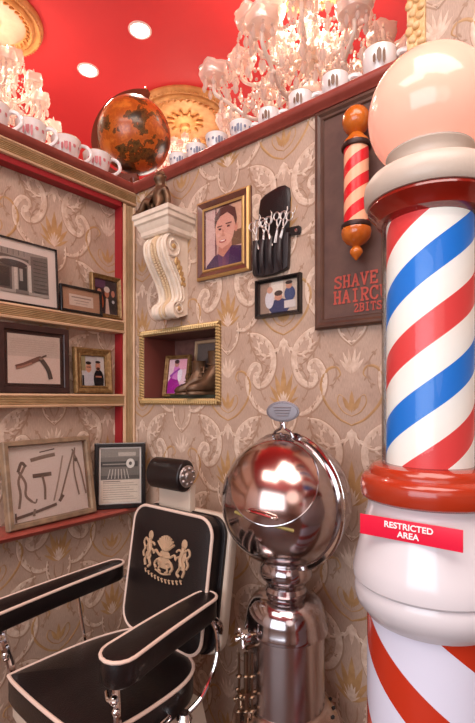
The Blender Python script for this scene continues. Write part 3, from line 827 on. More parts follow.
for x in (cx1+.005, cx0-.005):
    for y, z, r in ((-.088, 2.032, .012), (-.058, 1.778, .010)):
        bm = bmesh.new(); ball(bm, (x, y, z), r, seg=12, sc=(.6, 1, 1))
        obj('volute_button', bm, M_plaster_gold, cb, world=True)['label'] = 'gilded button at the scroll centre'
    bm = bmesh.new()
    for i, (y, z) in enumerate(((-.070, 1.975), (-.058, 1.955), (-.050, 1.932), (-.042, 1.91), (-.038, 1.888))):
        xx = x-.002*(1 if x > .3 else -1)
        ball(bm, (xx, y, z), .014-.001*i, seg=8, sc=(.5, .8, 1.3)); ball(bm, (xx, y+.014, z-.004), .009, seg=8, sc=(.5, .9, 1.2))
    obj('leaf_spray', bm, M_plaster_gold, cb, world=True)['label'] = 'gilded leaf ornament on the scroll side'

def skin_body(name, joints, bones, radii, m, parent, sub=2):
    me = bpy.data.meshes.new(name)
    me.from_pydata(joints, bones, [])
    o = bpy.data.objects.new(name, me); COL.objects.link(o); me.materials.append(m)
    md = o.modifiers.new('skin', 'SKIN'); md.use_smooth_shade = True
    for i, v in enumerate(me.skin_vertices[0].data if me.skin_vertices else []): pass
    if not me.skin_vertices:
        b = bmesh.new(); b.from_mesh(me); b.verts.layers.skin.verify(); b.to_mesh(me); b.free()
    for i, r in enumerate(radii):
        me.skin_vertices[0].data[i].radius = (r, r)
        me.skin_vertices[0].data[i].use_root = (i == 0)
    s = o.modifiers.new('sub', 'SUBSURF'); s.levels = sub; s.render_levels = sub
    dg = bpy.context.evaluated_depsgraph_get(); dg.update()
    me2 = bpy.data.meshes.new_from_object(o.evaluated_get(dg))
    bpy.data.objects.remove(o)
    o2 = bpy.data.objects.new(name, me2); COL.objects.link(o2); me2.shade_smooth(); o2.parent = parent
    return o2
fg = thing('bronze_figurine', (.29, -.085, 2.178), 'dark bronze seated figure leaning on top of the plaster corbel', 'figurine')
J = [(0, 0, .038), (.006, -.002, .075), (.012, -.004, .108), (.014, -.008, .128), (.014, -.014, .152), (.014, -.016, .172),
     (-.014, -.018, .030), (-.055, -.036, .050), (-.092, -.042, .018), (-.118, -.050, .010),
     (.006, -.030, .028), (-.030, -.055, .058), (-.052, -.058, .016), (-.078, -.064, .010),
     (.040, -.004, .104), (.052, .000, .066), (.046, .004, .020), (.040, -.002, .010),
     (-.014, -.012, .104), (-.036, -.030, .078), (-.050, -.044, .064)]
B = [(0, 1), (1, 2), (2, 3), (3, 4), (4, 5), (0, 6), (6, 7), (7, 8), (8, 9), (0, 10), (10, 11), (11, 12), (12, 13), (2, 14), (14, 15), (15, 16), (16, 17), (2, 18), (18, 19), (19, 20)]
R = [.034, .030, .032, .017, .030, .024, .022, .018, .014, .010, .022, .018, .014, .010, .016, .014, .011, .009, .016, .014, .011]
skin_body('body', J, B, R, M_bronze, fg)
bm = bmesh.new()
for i in range(40):
    a = random.uniform(0, 2*PI); e = random.uniform(-.2, 1.3)
    ball(bm, (.016+.021*math.cos(a)*math.cos(e), -.010+.021*math.sin(a)*math.cos(e)*.9, .160+.020*math.sin(e)), .007, seg=6)
obj('hair', bm, M_bronze, fg)
bm = bmesh.new()
slab(bm, [(p[0]*1.0, p[1]) for p in rrect(.16, .10, .03, cx=-.02, cy=-.01)], 0, .012, .004)
for k in range(5): tube(bm, catmull([(.05-.02*k, .03, .012), (.03-.025*k, -.005, .030), (.01-.03*k, -.045, .010)], 5), .009, 8)
obj('draped_base', bm, M_bronze, fg)
# face: small brass disc-like highlight is the cheek; add nose and brow
bm = bmesh.new(); ball(bm, (.010, -.036, .153), .005, seg=8, sc=(.7, 1, 1.2)); ball(bm, (.003, -.033, .160), .0035, seg=6); ball(bm, (.020, -.033, .160), .0035, seg=6); ball(bm, (.012, -.034, .143), .0045, seg=6, sc=(1.5, .8, .5))
obj('face', bm, M_bronze, fg)

# ------------------------------------------------------------------ scissor pouch
pc = thing('scissor_pouch', (.823, -.002, 1.87), 'black leather pouch with raised flap and scissors hanging on wall', 'pouch')
bm = bmesh.new()
MXZ = Matrix(((1, 0, 0, 0), (0, 0, -1, 0), (0, 1, 0, 0), (0, 0, 0, 1)))   # local (x,y,z)->(x,-z,y)
flap = [(.772, 1.98), (.905, 1.98), (.908, 2.04), (.912, 2.12), (.908, 2.155), (.890, 2.170), (.862, 2.172), (.830, 2.166), (.800, 2.158), (.780, 2.145), (.772, 2.10)]
slab(bm, flap[::1], .001, .008, .002, .004, M=MXZ)
obj('flap', bm, M_leather, pc, world=True)
bm = bmesh.new()
body = [(.752, 1.868), (.760, 1.858), (.800, 1.852), (.85, 1.852), (.895, 1.860), (.908, 1.868), (.912, 1.93), (.912, 1.992), (.85, 1.988), (.80, 1.99), (.752, 1.994), (.750, 1.93)]
slab(bm, body, .002, .022, .004, .004, M=MXZ)
for k, x in enumerate((.775, .805, .842, .882)):
    tube(bm, catmull([(x, -.018, 1.862), (x+.002, -.036, 1.90), (x+.001, -.034, 1.95), (x, -.024, 1.986)], 5), .010, 10)
obj('pocket', bm, mat('pouch_leather', rgb(42, 34, 36), .4, bump=.2, bscale=120), pc, world=True)
bm = bmesh.new(); slab(bm, [(.895, 1.985), (.950, 1.978), (.956, 1.986), (.956, 2.004), (.948, 2.010), (.895, 2.012)], .002, .010, .002, M=MXZ)
obj('strap', bm, M_leather, pc, world=True)
bm = bmesh.new(); lathe(bm, [(.0, .014), (.005, .013), (.007, .010)], 14, M=Matrix.Translation((.938, 0, 1.994)) @ MXZ, cap=False)
tube(bm, [(.905, -.012, 1.974), (.930, -.012, 1.971)], .002, 6)
sn = obj('snap_button', bm, M_chrome, pc, world=True)
def scissors(x, z, tilt, label, r=.013, yo=0):
    t = thing('scissors', (x, -.030-yo, z), label, 'scissors', 'hairdressing scissors in the wall pouch', (0, math.radians(tilt), 0))
    for s in (1, -1):
        bm = bmesh.new()
        torus(bm, (s*.014, -s*.001, .064), r, .0026, Matrix.Rotation(PI/2, 4, 'X') @ Matrix.Diagonal((1, 1.15, 1, 1)), 20, 6)
        tube(bm, catmull([(s*.010, -s*.001, .052), (s*.006, -s*.001, .036), (0, -s*.001, .020), (-s*.003, -s*.001, -.03)], 4), .0030, 6)
        if s > 0: tube(bm, catmull([(s*.024, -.001, .072), (s*.030, -.001, .084), (s*.027, -.001, .096)], 4), lambda u: .003*(1-.6*u), 6)
        obj('blade_handle', bm, M_steel, t)
    bm = bmesh.new(); ball(bm, (0, -.003, .020), .0042, seg=8, sc=(1, .6, 1)); obj('pivot_screw', bm, M_steel, t)
scissors(.779, 1.982, -8, 'leftmost scissors leaning left in the black wall pouch')
scissors(.810, 1.984, 6, 'second scissors from left in the black wall pouch', .014)
scissors(.842, 1.980, -14, 'middle scissors tilted towards the flap in wall pouch', .012, .004)
scissors(.868, 1.990, 12, 'fourth scissors from left in the black wall pouch', .012)
scissors(.892, 1.984, 20, 'rightmost scissors beside the strap of the wall pouch', .013, .004)

# ------------------------------------------------------------------ brown sign board with text + small wooden pole
sb = thing('sign_board', (1.195, 0, 1.632), 'tall brown framed board lettered SHAVE & HAIRCUT 2 BITS on wall', 'sign')
bx0, bx1, bz0, bz1 = 1.005, 1.385, 1.632, 2.368
bm = bmesh.new(); box(bm, bx0+.02, bx1-.02, -.016, -.001, bz0+.02, bz1-.02)
obj('panel', bm, M_board, sb, world=True)
bm = bmesh.new()
rings = []
for i, q in ((0, .001), (0, .020), (.006, .027), (.014, .028), (.022, .022), (.030, .022), (.034, .017)):
    rings.append([bm.verts.new((x, -q, z)) for x, z in ((bx0+i, bz0+i), (bx1-i, bz0+i), (bx1-i, bz1-i), (bx0+i, bz1-i))])
for A, Bq in zip(rings, rings[1:]):
    for j in range(4): bm.faces.new((A[j], A[(j+1) % 4], Bq[(j+1) % 4], Bq[j]))
obj('frame', bm, M_boardframe, sb, world=True, angle=25)
FONT = {   # stroke letters on a 1 x 1.4 cell
 'S': [[(.9, 1.2), (.6, 1.4), (.2, 1.3), (.1, 1.0), (.5, .75), (.9, .45), (.8, .1), (.4, 0), (.08, .22)], [(.9, 1.4), (.9, 1.05)], [(.08, .02), (.08, .35)]],
 'H': [[(.18, 0), (.18, 1.4)], [(.82, 0), (.82, 1.4)], [(.18, .72), (.82, .72)], [(.04, 0), (.32, 0)], [(.68, 0), (.96, 0)], [(.04, 1.4), (.32, 1.4)], [(.68, 1.4), (.96, 1.4)]],
 'A': [[(.12, 0), (.5, 1.4)], [(.5, 1.4), (.88, 0)], [(.28, .5), (.74, .5)], [(0, 0), (.26, 0)], [(.74, 0), (1, 0)]],
 'V': [[(.12, 1.4), (.5, 0)], [(.5, 0), (.88, 1.4)], [(0, 1.4), (.28, 1.4)], [(.72, 1.4), (1, 1.4)]],
 'E': [[(.2, 0), (.2, 1.4)], [(.06, 1.4), (.9, 1.4)], [(.9, 1.4), (.9, 1.15)], [(.2, .72), (.65, .72)], [(.65, .85), (.65, .58)], [(.06, 0), (.9, 0)], [(.9, 0), (.9, .28)]],
 'I': [[(.5, 0), (.5, 1.4)], [(.25, 0), (.75, 0)], [(.25, 1.4), (.75, 1.4)]],
 'R': [[(.2, 0), (.2, 1.4)], [(.06, 1.4), (.6, 1.4), (.88, 1.2), (.85, .85), (.55, .7), (.2, .7)], [(.5, .7), (.85, 0)], [(.06, 0), (.34, 0)], [(.72, 0), (1, 0)]],
 'C': [[(.9, 1.1), (.7, 1.38), (.35, 1.36), (.1, 1.0), (.1, .4), (.35, .04), (.7, .02), (.92, .32)], [(.9, 1.4), (.9, 1.0)]],
 'U': [[(.2, 1.4), (.2, .4), (.35, .05), (.65, .05), (.8, .4), (.8, 1.4)], [(.04, 1.4), (.36, 1.4)], [(.64, 1.4), (.96, 1.4)]],
 'T': [[(.5, 0), (.5, 1.4)], [(.08, 1.4), (.92, 1.4)], [(.08, 1.4), (.08, 1.15)], [(.92, 1.4), (.92, 1.15)], [(.3, 0), (.7, 0)]],
 'B': [[(.2, 0), (.2, 1.4)], [(.06, 1.4), (.6, 1.4), (.85, 1.22), (.82, .9), (.5, .74), (.2, .74)], [(.5, .74), (.88, .6), (.9, .25), (.6, 0), (.06, 0)]],
 '2': [[(.12, 1.1), (.3, 1.38), (.65, 1.38), (.85, 1.1), (.7, .7), (.1, .0), (.9, 0)], [(.9, 0), (.9, .22)]],
 '&': [[(.95, .55), (.7, .1), (.35, 0), (.1, .2), (.15, .55), (.6, 1.0), (.6, 1.3), (.35, 1.38), (.22, 1.15), (.4, .75), (.98, 0)]],
}
def letters(bm, text, xc, z, hgt, wid, y, thick, th=.0012):
    cnt = 0
    n = len(text); step = wid
    x0 = xc-n*step/2
    for i, ch in enumerate(text):
        for st in FONT.get(ch, []):
            P = [Vector((x0+(i+.09)*step+px*step*.82, y, z+pz/1.4*hgt)) for px, pz in st]
            if len(P) > 3: P = catmull(P, 2)
            for a, b in zip(P, P[1:]):
                d = (b-a); 
                if d.length < 1e-6: continue
                d.normalize(); s = Vector((d.z, 0, -d.x))*thick*.5; e = d*thick*.3
                cnt += 1; lift = Vector((0, -.00006*(cnt % 40), 0)); q = [v_+lift for v_ in (a-s-e, a+s-e, b+s+e, b-s+e)]
                v0 = [bm.verts.new(p) for p in q]; v1 = [bm.verts.new(p-Vector((0, th, 0))) for p in q]
                bm.faces.new(v1)
                for k in range(4): bm.faces.new((v0[k], v0[(k+1) % 4], v1[(k+1) % 4], v1[k]))
bm = bmesh.new()
letters(bm, 'SHAVE &', 1.182, 1.762, .036, .0305, -.0163, .0062)
letters(bm, 'HAIRCUT', 1.182, 1.712, .038, .0315, -.0163, .0062)
letters(bm, '2BITS', 1.192, 1.678, .024, .0190, -.0163, .0040)
lt = obj('lettering', bm, M_lettering, sb, world=True, smooth=False); lt['label'] = 'faded red hand-painted lettering'

sp = thing('wooden_barber_pole', (1.180, -.076, 1.882), 'small wooden barber pole with red stripes mounted on the brown board', 'barber pole')
sp.scale = (.94, .94, .95)
def at(prof): return [(r, z-1.86) for r, z in prof]
obj('finial_ball', nl(at([(0, 2.296)]+[(.046*math.sin(a), 2.250-.046*math.cos(PI-a) if False else 2.250+.046*math.cos(a)) for a in [PI*i/16 for i in range(1, 15)]]+[(.018, 2.205), (.020, 2.202)]), 32), M_orangewood, sp)
obj('neck', nl(at([(.018, 2.208), (.024, 2.203), (.034, 2.190), (.042, 2.180), (.043, 2.172), (.030, 2.170)]), 32), M_orangewood, sp)
obj('striped_shaft', nl([(.040, 1.912-2.04), (.040, 2.160-2.04)], 40), helix_mat('small_stripes', [(rgb(214, 36, 44), .50), (rgb(240, 176, 140), .50)], .077, 2, handed=-1, rough=.25), sp).location = (0, 0, 2.04-1.86)
for z in (2.165, 1.908):
    obj('ring', nl(at([(.038, z-.009), (.047, z-.007), (.049, z), (.047, z+.007), (.038, z+.009)]), 32), M_darkring, sp)
obj('lower_cup', nl(at([(.020, 1.900), (.047, 1.898), (.049, 1.885), (.044, 1.868), (.030, 1.852), (.016, 1.846), (.012, 1.842)]), 32), M_orangewood, sp)
obj('drop_finial', nl(at([(.010, 1.846), (.014, 1.840), (.021, 1.830), (.021, 1.822), (.014, 1.812), (.008, 1.806), (.004, 1.800), (0, 1.798)]), 24), M_orangewood, sp)
bm = bmesh.new()
for z in (2.185-1.86, 1.885-1.86): box(bm, -.012, .012, .030, .0625, z-.010, z+.010)
obj('mounting_bracket', bm, M_darkring, sp)

# ------------------------------------------------------------------ teacups and mugs on the ledges
def mug_parts(t, r=.034, h=.062, deco=M_mark, flare=0.0, hs=1.0):
    prof = [(0, .0), (r*.62, .0), (r*.66, .004), (r*.74, .012), (r*.92, .028), (r*(1+flare*.3), h*.6), (r*(1+flare), h-.002), (r*(1+flare)-.0015, h), (r*(1+flare)-.004, h-.003), (r*.9, h*.5), (r*.5, .01), (0, .009)]
    obj('body', nl(prof, 28, cap=False), M_porcelain, t)
    bm = bmesh.new()
    tube(bm, catmull([(r*.9, 0, h*.22), (r*1.4, 0, h*.20), (r*1.98*hs, 0, h*.46), (r*1.78*hs, 0, h*.80), (r*1.2, 0, h*.88), (r*.95, 0, h*.76)], 5), .0062, 8)
    obj('handle', bm, M_porcelain, t)
    bm = bmesh.new()
    def patch(a, z, w, hh):
        pts = []
        n = 5
        rr = r*(1+flare*.25)+.0012
        A = [bm.verts.new((rr*math.cos(a-w/2+w*i/n), rr*math.sin(a-w/2+w*i/n), z-hh/2*(1-.5*abs(i-n/2)/(n/2)))) for i in range(n+1)]
        C = [bm.verts.new((rr*math.cos(a-w/2+w*i/n), rr*math.sin(a-w/2+w*i/n), z+hh/2*(1-.5*abs(i-n/2)/(n/2)))) for i in range(n+1)]
        for i in range(n): bm.faces.new((A[i], A[i+1], C[i+1], C[i]))
    for a in (-PI*.5,):
        patch(a+.05, h*.58, .26, h*.50); patch(a+.32, h*.52, .16, h*.56); patch(a-.22, h*.50, .16, h*.34)
    if flare:
        for a in (-2.6, -2.1, -.9, -.4, .9): patch(a, h*.62, .22, h*.18)
    obj('decoration', bm, deco, t)
    bm = bmesh.new(); torus(bm, (0, 0, h-.001), r*(1+flare)-.0008, .0011, seg=28, ms=5)
    g = obj('rim_line', bm, M_gold, t); g['label'] = 'thin gilt rim'
def saucer(t, R=.062):
    o = obj('saucer', nl([(0, 0), (R*.5, 0), (R*.55, .003), (R, .012), (R, .014), (R*.5, .006), (0, .005)], 28, cap=False), M_porcelain, t)
CT = LEDGE+.027
mugA = None
GR = 'white cups along the right ledge'
rspots = [  # x, y, scale, handle rotation, label
 (1.208, .040, 1.58, .30, 'largest white shaving mug with brown print, nearest the lit globe'),
 (1.052, .038, 1.38, .25, 'white mug with brown print, second from the lit globe on ledge'),
 (.915, .036, 1.30, .25, 'white mug above the leather pouch on the right ledge'),
 (.775, .034, 1.22, .3, 'white cup above the portrait frame side nearest the pouch'),
 (.640, .034, 1.26, .35, 'white cup directly above the walnut-framed portrait on ledge'),
 (.510, .034, 1.25, .9, 'white cup on the right ledge left of the portrait, before the gold medallion'),
 (.390, .034, 1.2, .8, 'white cup on the right ledge above the corbel'),
 (.280, .034, 1.15, .9, 'white cup on the right ledge next to the antique globe')]
for i, (x, y, s, rz, lab) in enumerate(rspots):
    if i == 0:
        o = thing('shaving_mug', (x, y, CT), lab, 'cup', GR); mug_parts(o); mugA = o
    elif i == 4:
        o = thing('teacup', (x, y, CT), lab, 'cup', GR); mug_parts(o, .034, .062, M_mark_grey, .12); mugB = o
    elif i > 4: o = dup(mugB)
    else: o = dup(mugA)
    o.location = (x, y, CT-.001); o.scale = (s, s, s); o.rotation_euler = (0, 0, rz); o['label'] = lab
GL = 'floral teacups along the left ledge'
lspots = [(-.046, -.170, 1.28, .9, 'floral teacup with pink flowers beside the antique globe on left ledge'),
          (-.046, -.325, 1.28, 1.0, 'second floral teacup from the antique globe on left ledge'),
          (-.046, -.478, 1.25, .8, 'third floral teacup from the antique globe on left ledge'),
          (-.046, -.628, 1.25, .9, 'floral teacup nearest the left picture edge on left ledge')]
for i, (x, y, s, rz, lab) in enumerate(lspots):
    if i == 0:
        o = thing('floral_teacup', (x, y, CT), lab, 'cup', GL); mug_parts(o, .043, .080, M_mark_pink, .14, .95); flo = o
    else: o = dup(flo)
    o.location = (x, y, LEDGE+.023); o.scale = (s, s, s); o.rotation_euler = (0, 0, rz); o['label'] = lab

# ------------------------------------------------------------------ antique globe
gl = thing('antique_globe', (-.120, .105, LEDGE+.026), 'antique brown and orange terrestrial globe on the wall corner', 'globe')
GC = 2.755-(LEDGE+.026); GR_ = .185
def globe_mat():
    m = bpy.data.materials.new('antique_map'); m.use_nodes = True; nt = m.node_tree; b = nt.nodes['Principled BSDF']
    tc = nt.nodes.new('ShaderNodeTexCoord'); n = nt.nodes.new('ShaderNodeTexNoise'); n.inputs['Scale'].default_value = 8.5; n.inputs['Detail'].default_value = 7; n.inputs['Roughness'].default_value = .6
    nt.links.new(tc.outputs['Object'], n.inputs['Vector'])
    r = nt.nodes.new('ShaderNodeValToRGB'); e = r.color_ramp.elements
    e[0].position = .38; e[0].color = (*rgb(58, 44, 22), 1); e[1].position = .62; e[1].color = (*rgb(226, 132, 52), 1)
    for p, c in ((.43, (120, 84, 40)), (.455, (84, 46, 20)), (.475, (206, 110, 40)), (.54, (184, 88, 30))):
        x = e.new(p); x.color = (*rgb(*c), 1)
    nt.links.new(n.outputs['Fac'], r.inputs['Fac']); nt.links.new(r.outputs['Color'], b.inputs['Base Color'])
    b.inputs['Roughness'].default_value = .32; b.inputs['Coat Weight'].default_value = .25
    return m
bm = bmesh.new(); bmesh.ops.create_uvsphere(bm, u_segments=48, v_segments=24, radius=GR_, matrix=Matrix.Translation((0, 0, GC)) @ Matrix.Rotation(.4, 4, 'Y'))
obj('sphere', bm, globe_mat(), gl)
RM = Matrix.Rotation(math.radians(28), 4, 'Z') @ Matrix.Rotation(PI/2, 4, 'X')
bm = bmesh.new()
# meridian arm: flat C-shaped band
n = 40
for k in range(n):
    a0_ = math.radians(70+205*k/n); a1_ = math.radians(70+205*(k+1)/n)
    q = []
    for a in (a0_, a1_):
        for rr, w in ((.200, -.016), (.236, -.016), (.236, .016), (.200, .016)):
            q.append(bm.verts.new(RM @ Vector((rr*math.cos(a), rr*math.sin(a), w))+Vector((0, 0, GC))))
    for j in range(4): bm.faces.new((q[j], q[(j+1) % 4], q[4+(j+1) % 4], q[4+j]))
    if k in (0, n-1): bm.faces.new(q[:4] if k == 0 else q[4:])
bmesh.ops.remove_doubles(bm, verts=bm.verts, dist=1e-5)
obj('meridian_arm', bm, mat('globe_brown_wood', rgb(118, 58, 36), .3, coat=.3), gl)
bm = bmesh.new(); lathe(bm, [(0, .0), (.008, .004), (.010, .016), (.006, .024), (.007, .034), (0, .042)], 14, M=Matrix.Translation((0, 0, GC)) @ RM @ Matrix.Rotation(-PI/2+math.radians(76), 4, 'Z') @ Matrix.Rotation(-PI/2, 4, 'X') @ Matrix.Translation((0, 0, .216)))
obj('pivot_knob', bm, M_brass, gl)
bm = bmesh.new(); lathe(bm, [(.12, 0), (.125, .012), (.11, .022), (.05, .032), (.022, .050), (.020, .075), (.028, .110)], 36)
for k in range(3):
    a = 2*PI*k/3+.6
    tube(bm, catmull([(.10*math.cos(a), .10*math.sin(a), .02), (.07*math.cos(a), .07*math.sin(a), .05), (.02*math.cos(a), .02*math.sin(a), .08)], 5), .009, 8)
obj('stand', bm, MATS['globe_brown_wood'], gl)

# ------------------------------------------------------------------ ceiling fittings
def medallion(loc, R, label, centre=M_goldleaf, hang=0):
    t = thing('ceiling_medallion', loc, label, 'ceiling medallion', 'gold ceiling medallions')
    prof = [(1.0, 0), (1.0, -.014), (.97, -.030), (.93, -.036), (.90, -.028), (.88, -.020), (.84, -.020), (.82, -.034), (.78, -.042), (.74, -.034), (.72, -.022), (.66, -.018)]
    obj('rim', nl([(r*R, z) for r, z in prof], 64, cap=False), M_goldleaf, t)
    obj('dish', nl([(R*.665, -.018), (R*.60, -.026), (R*.40, -.016), (R*.34, -.018), (0, -.016)], 48, cap=False), centre, t)
    bm = bmesh.new()
    for k in range(72):
        a = 2*PI*k/72
        ball(bm, (R*.95*math.cos(a), R*.95*math.sin(a), -.034), R*.022, seg=6)
    for k in range(36):
        a = 2*PI*k/36
        for da, rr in ((0, .70), (.06, .755)):
            M = Matrix.Translation((R*rr*math.cos(a+da), R*rr*math.sin(a+da), -.034)) @ Matrix.Rotation(a+da+.8*(1 if rr < .72 else -1), 4, 'Z') @ Matrix.Diagonal((R*.05, R*.018, .010, 1))
            bmesh.ops.create_uvsphere(bm, u_segments=8, v_segments=6, radius=1, matrix=M)
    obj('carved_ring', bm, M_goldleaf, t)
    if centre is M_pearl: return t
    bm = bmesh.new()
    lathe(bm, [(R*.22, -.016), (R*.24, -.030), (R*.18, -.046), (R*.10, -.052), (R*.08, -.075), (0, -.080)], 32)
    for k in range(12):
        a = 2*PI*k/12
        M = Matrix.Translation((R*.28*math.cos(a), R*.28*math.sin(a), -.030)) @ Matrix.Rotation(a, 4, 'Z') @ Matrix.Diagonal((R*.10, R*.035, .014, 1))
        bmesh.ops.create_uvsphere(bm, u_segments=8, v_segments=6, radius=1, matrix=M)
    obj('rosette', bm, M_goldleaf, t)
    return t
medallion((-.80, 1.14, H), .395, 'gold carved ceiling medallion seen behind the antique globe')
medallion((-.985, -.25, H), .285, 'gold ringed ceiling medallion with plain centre, top left corner', M_pearl)
medallion((.622, .604, H), .30, 'gold ceiling medallion above the large crystal chandelier')
def downlight(x, y, label):
    t = thing('recessed_downlight', (x, y, H), label, 'ceiling light', 'recessed ceiling downlights')
    obj('lens', nl([(0, -.004), (.052, -.004), (.054, -.001)], 28, cap=False), M_dl, t)
    obj('trim_ring', nl([(.053, -.001), (.056, -.006), (.066, -.006), (.070, -.001)], 32, cap=False), mat('white_trim', rgb(250, 220, 210), .4), t)
    lamp('downlight_lamp', 'SPOT', (x, y, H-.03), 26, WARM, .06, spot=140)
downlight(-.387, .356, 'round recessed downlight nearer the large chandelier')
downlight(-.922, .351, 'round recessed downlight above the left chandelier and ledge')

def drop(bm, x, y, z, L, r):
    """faceted pendant: two small beads then an almond"""
    ball(bm, (x, y, z-.006), .005, seg=6)
    ball(bm, (x, y, z-.018), .0065, seg=6)
    lathe(bm, [(0, z-.026), (r*.5, z-.032), (r, z-.026-L*.55), (r*.55, z-.026-L*.85), (0, z-.026-L)], 6, c=(x, y, 0))
def chandelier(loc, label, group):
    """origin at the ceiling; hangs down 0.95 m"""
    t = thing('crystal_chandelier', loc, label, 'chandelier', group)
    obj('canopy', nl([(0, .080), (.065, .080), (.070, .066), (.045, .045), (.012, .035), (.006, .03), (.006, -.05), (0, -.05)], 24), M_gold, t)
    obj('stem', nl([(0, -.045), (.006, -.05), (.006, -.14), (.030, -.16), (.038, -.19), (.018, -.23), (.012, -.26), (.050, -.29), (.060, -.33), (.024, -.37), (.016, -.43), (.040, -.47), (.075, -.53), (.085, -.57), (.055, -.60), (.020, -.64), (.030, -.68), (.042, -.72), (.022, -.76), (.012, -.79), (0, -.80)], 20), M_chandarm, t)
    def tier(n, R, z, zr, ph, lit):
        for k in range(n):
            a = 2*PI*(k+ph)/n; c, s = math.cos(a), math.sin(a)
            P = lambda r, zz, o=0: (r*c-o*s, r*s+o*c, zz)
            bm = bmesh.new()
            tube(bm, catmull([P(.03, zr), P(R*.35, zr-.06), P(R*.62, zr-.085), P(R*.86, z-.085), P(R*.99, z-.05), P(R, z)], 5), .0085, 8)
            for q in range(5): ball(bm, P(R*(.25+.14*q), zr-.045-.012*q if q < 3 else (zr+z)/2-.08), .013, seg=8)
            arm = obj('arm', bm, M_chandarm, t)
            # scalloped bobeche bowl
            bm = bmesh.new(); seg = 20; rings = []
            for r, zz, w in ((.008, 0, 0), (.034, .002, .0), (.056, .016, .03), (.064, .040, .05), (.058, .062, .08), (.062, .070, .10), (.056, .068, .10), (.050, .040, .05), (.034, .010, .03)):
                rings.append([bm.verts.new(Vector(P(R, z+zz))+Vector((r*(1+w*math.cos(5*2*PI*i/seg))*math.cos(2*PI*i/seg), r*(1+w*math.cos(5*2*PI*i/seg))*math.sin(2*PI*i/seg), .006*w*10*math.cos(5*2*PI*i/seg)*.5))) for i in range(seg)])
            for A, Bb in zip(rings, rings[1:]):
                for i in range(seg): bm.faces.new((A[i], A[(i+1) % seg], Bb[(i+1) % seg], Bb[i]))
            obj('glass_cup', bm, M_crystal, arm)
            bm = bmesh.new(); lathe(bm, [(.010, z+.004), (.011, z+.05), (.012, z+.062), (0, z+.063)], 10, c=P(R, 0)[:2]+(0,))
            obj('candle_sleeve', bm, M_chandarm, arm)
            bm = bmesh.new(); lathe(bm, [(.006, z+.060), (.012, z+.072), (.013, z+.084), (.007, z+.104), (.002, z+.118), (0, z+.120)], 10, c=P(R, 0)[:2]+(0,))
            on = (k in lit)
            obj('candle_bulb', bm, M_bulb if on else M_bulb_off, arm)
            bm = bmesh.new()
            for i in range(7):
                b = 2*PI*i/7; x = P(R, 0)[0]+.044*math.cos(b); y = P(R, 0)[1]+.044*math.sin(b)
                drop(bm, x, y, z+.024, .040+.012*(i % 2), .0105)
            for q in range(4):
                x, y, _ = P(R*(.35+.16*q), 0); drop(bm, x, y, zr-.085 if q < 3 else z-.09, .055, .012)
            obj('crystal_pendants', bm, M_crystal, arm)['kind'] = 'stuff'
    tier(8, .43, -.54, -.60, .15, (0, 2, 4, 6))
    tier(8, .31, -.34, -.36, .55, (1, 3, 5, 7))
    tier(5, .18, -.20, -.20, .3, (1,))
    bm = bmesh.new()
    # bead swags between the tiers
    for k in range(16):
        a0_, a1_ = 2*PI*k/16, 2*PI*(k+1)/16
        for (R0, Z0, R1, Z1, sag, nn) in ((.05, -.17, .29, -.33, .05, 15), (.29, -.33, .41, -.52, .05, 12), (.20, -.62, .41, -.53, .07, 12)):
            for i in range(nn):
                u = i/(nn-1); r = R0+(R1-R0)*u; a = a0_+(a1_-a0_)*u
                ball(bm, (r*math.cos(a), r*math.sin(a), Z0+(Z1-Z0)*u-sag*math.sin(PI*u)), .0068, seg=6)
    for R0, z0, n in ((.13, -.28, 16), (.26, -.22, 22), (.15, -.40, 16), (.34, -.36, 30), (.40, -.60, 34), (.20, -.45, 18), (.10, -.62, 12), (.30, -.62, 26), (.06, -.76, 8), (.24, -.52, 22), (.36, -.45, 22)):
        for i in range(n):
            a = 2*PI*i/n
            drop(bm, R0*math.cos(a), R0*math.sin(a), z0+.015*math.sin(i*2.3), .055, .0135)
    obj('crystal_strings', bm, M_crystal, t)['kind'] = 'stuff'
    return t
chA = chandelier((.622, .604, H-.155), 'large crystal chandelier with candle bulbs behind the right ledge', 'crystal chandeliers')
chA.scale = (1.12, 1.12, 1.0)
chB = dup(chA); chB.location = (-.985, -.25, H-.155*.6); chB.scale = (.80, .80, .90); chB.rotation_euler = (0, 0, .3); chB['label'] = 'crystal chandelier behind the left ledge at the left picture edge'
chC = dup(chA); chC.location = (-.80, 1.14, H-.155*.62); chC.scale = (.50, .50, .62); chC.rotation_euler = (0, 0, .1); chC['label'] = 'small crystal chandelier right of the antique globe, below gold medallion'
for x, y, e in ((.622, .604, 18), (-.985, -.25, 14), (-.80, 1.14, 10)):
    lamp('chandelier_glow', 'POINT', (x, y, H-.30), e, (1.0, .87, .76), .16)

# ------------------------------------------------------------------ large barber pole
bp = thing('barber_pole', (1.4894, -.4044, 0), 'large floor-standing barber pole with lit globe and red, white, blue stripes', 'barber pole')
SG = 64
bm = bmesh.new(); bmesh.ops.create_uvsphere(bm, u_segments=48, v_segments=28, radius=.1225, matrix=Matrix.Translation((0, 0, 1.994)) @ Matrix.Diagonal((1, 1, 1.0, 1)))
obj('globe_lamp', bm, M_globe_glass, bp)['label'] = 'glowing pink-white glass globe on top'
obj('globe_collar', nl([(.070, 1.924), (.080, 1.921), (.086, 1.914), (.086, 1.903), (.079, 1.894), (.075, 1.882), (.077, 1.872), (.086, 1.862), (.07, 1.856)], SG), M_grey_enamel, bp)
obj('top_cap', nl([(.070, 1.868), (.100, 1.866), (.120, 1.858), (.129, 1.846), (.131, 1.832), (.130, 1.812), (.124, 1.803), (.10, 1.80)], SG), M_grey_enamel, bp)
obj('upper_ring', nl([(.08, 1.806), (.121, 1.802), (.123, 1.795), (.117, 1.788), (.109, 1.780), (.104, 1.768), (.088, 1.764)], SG), M_maroon, bp)
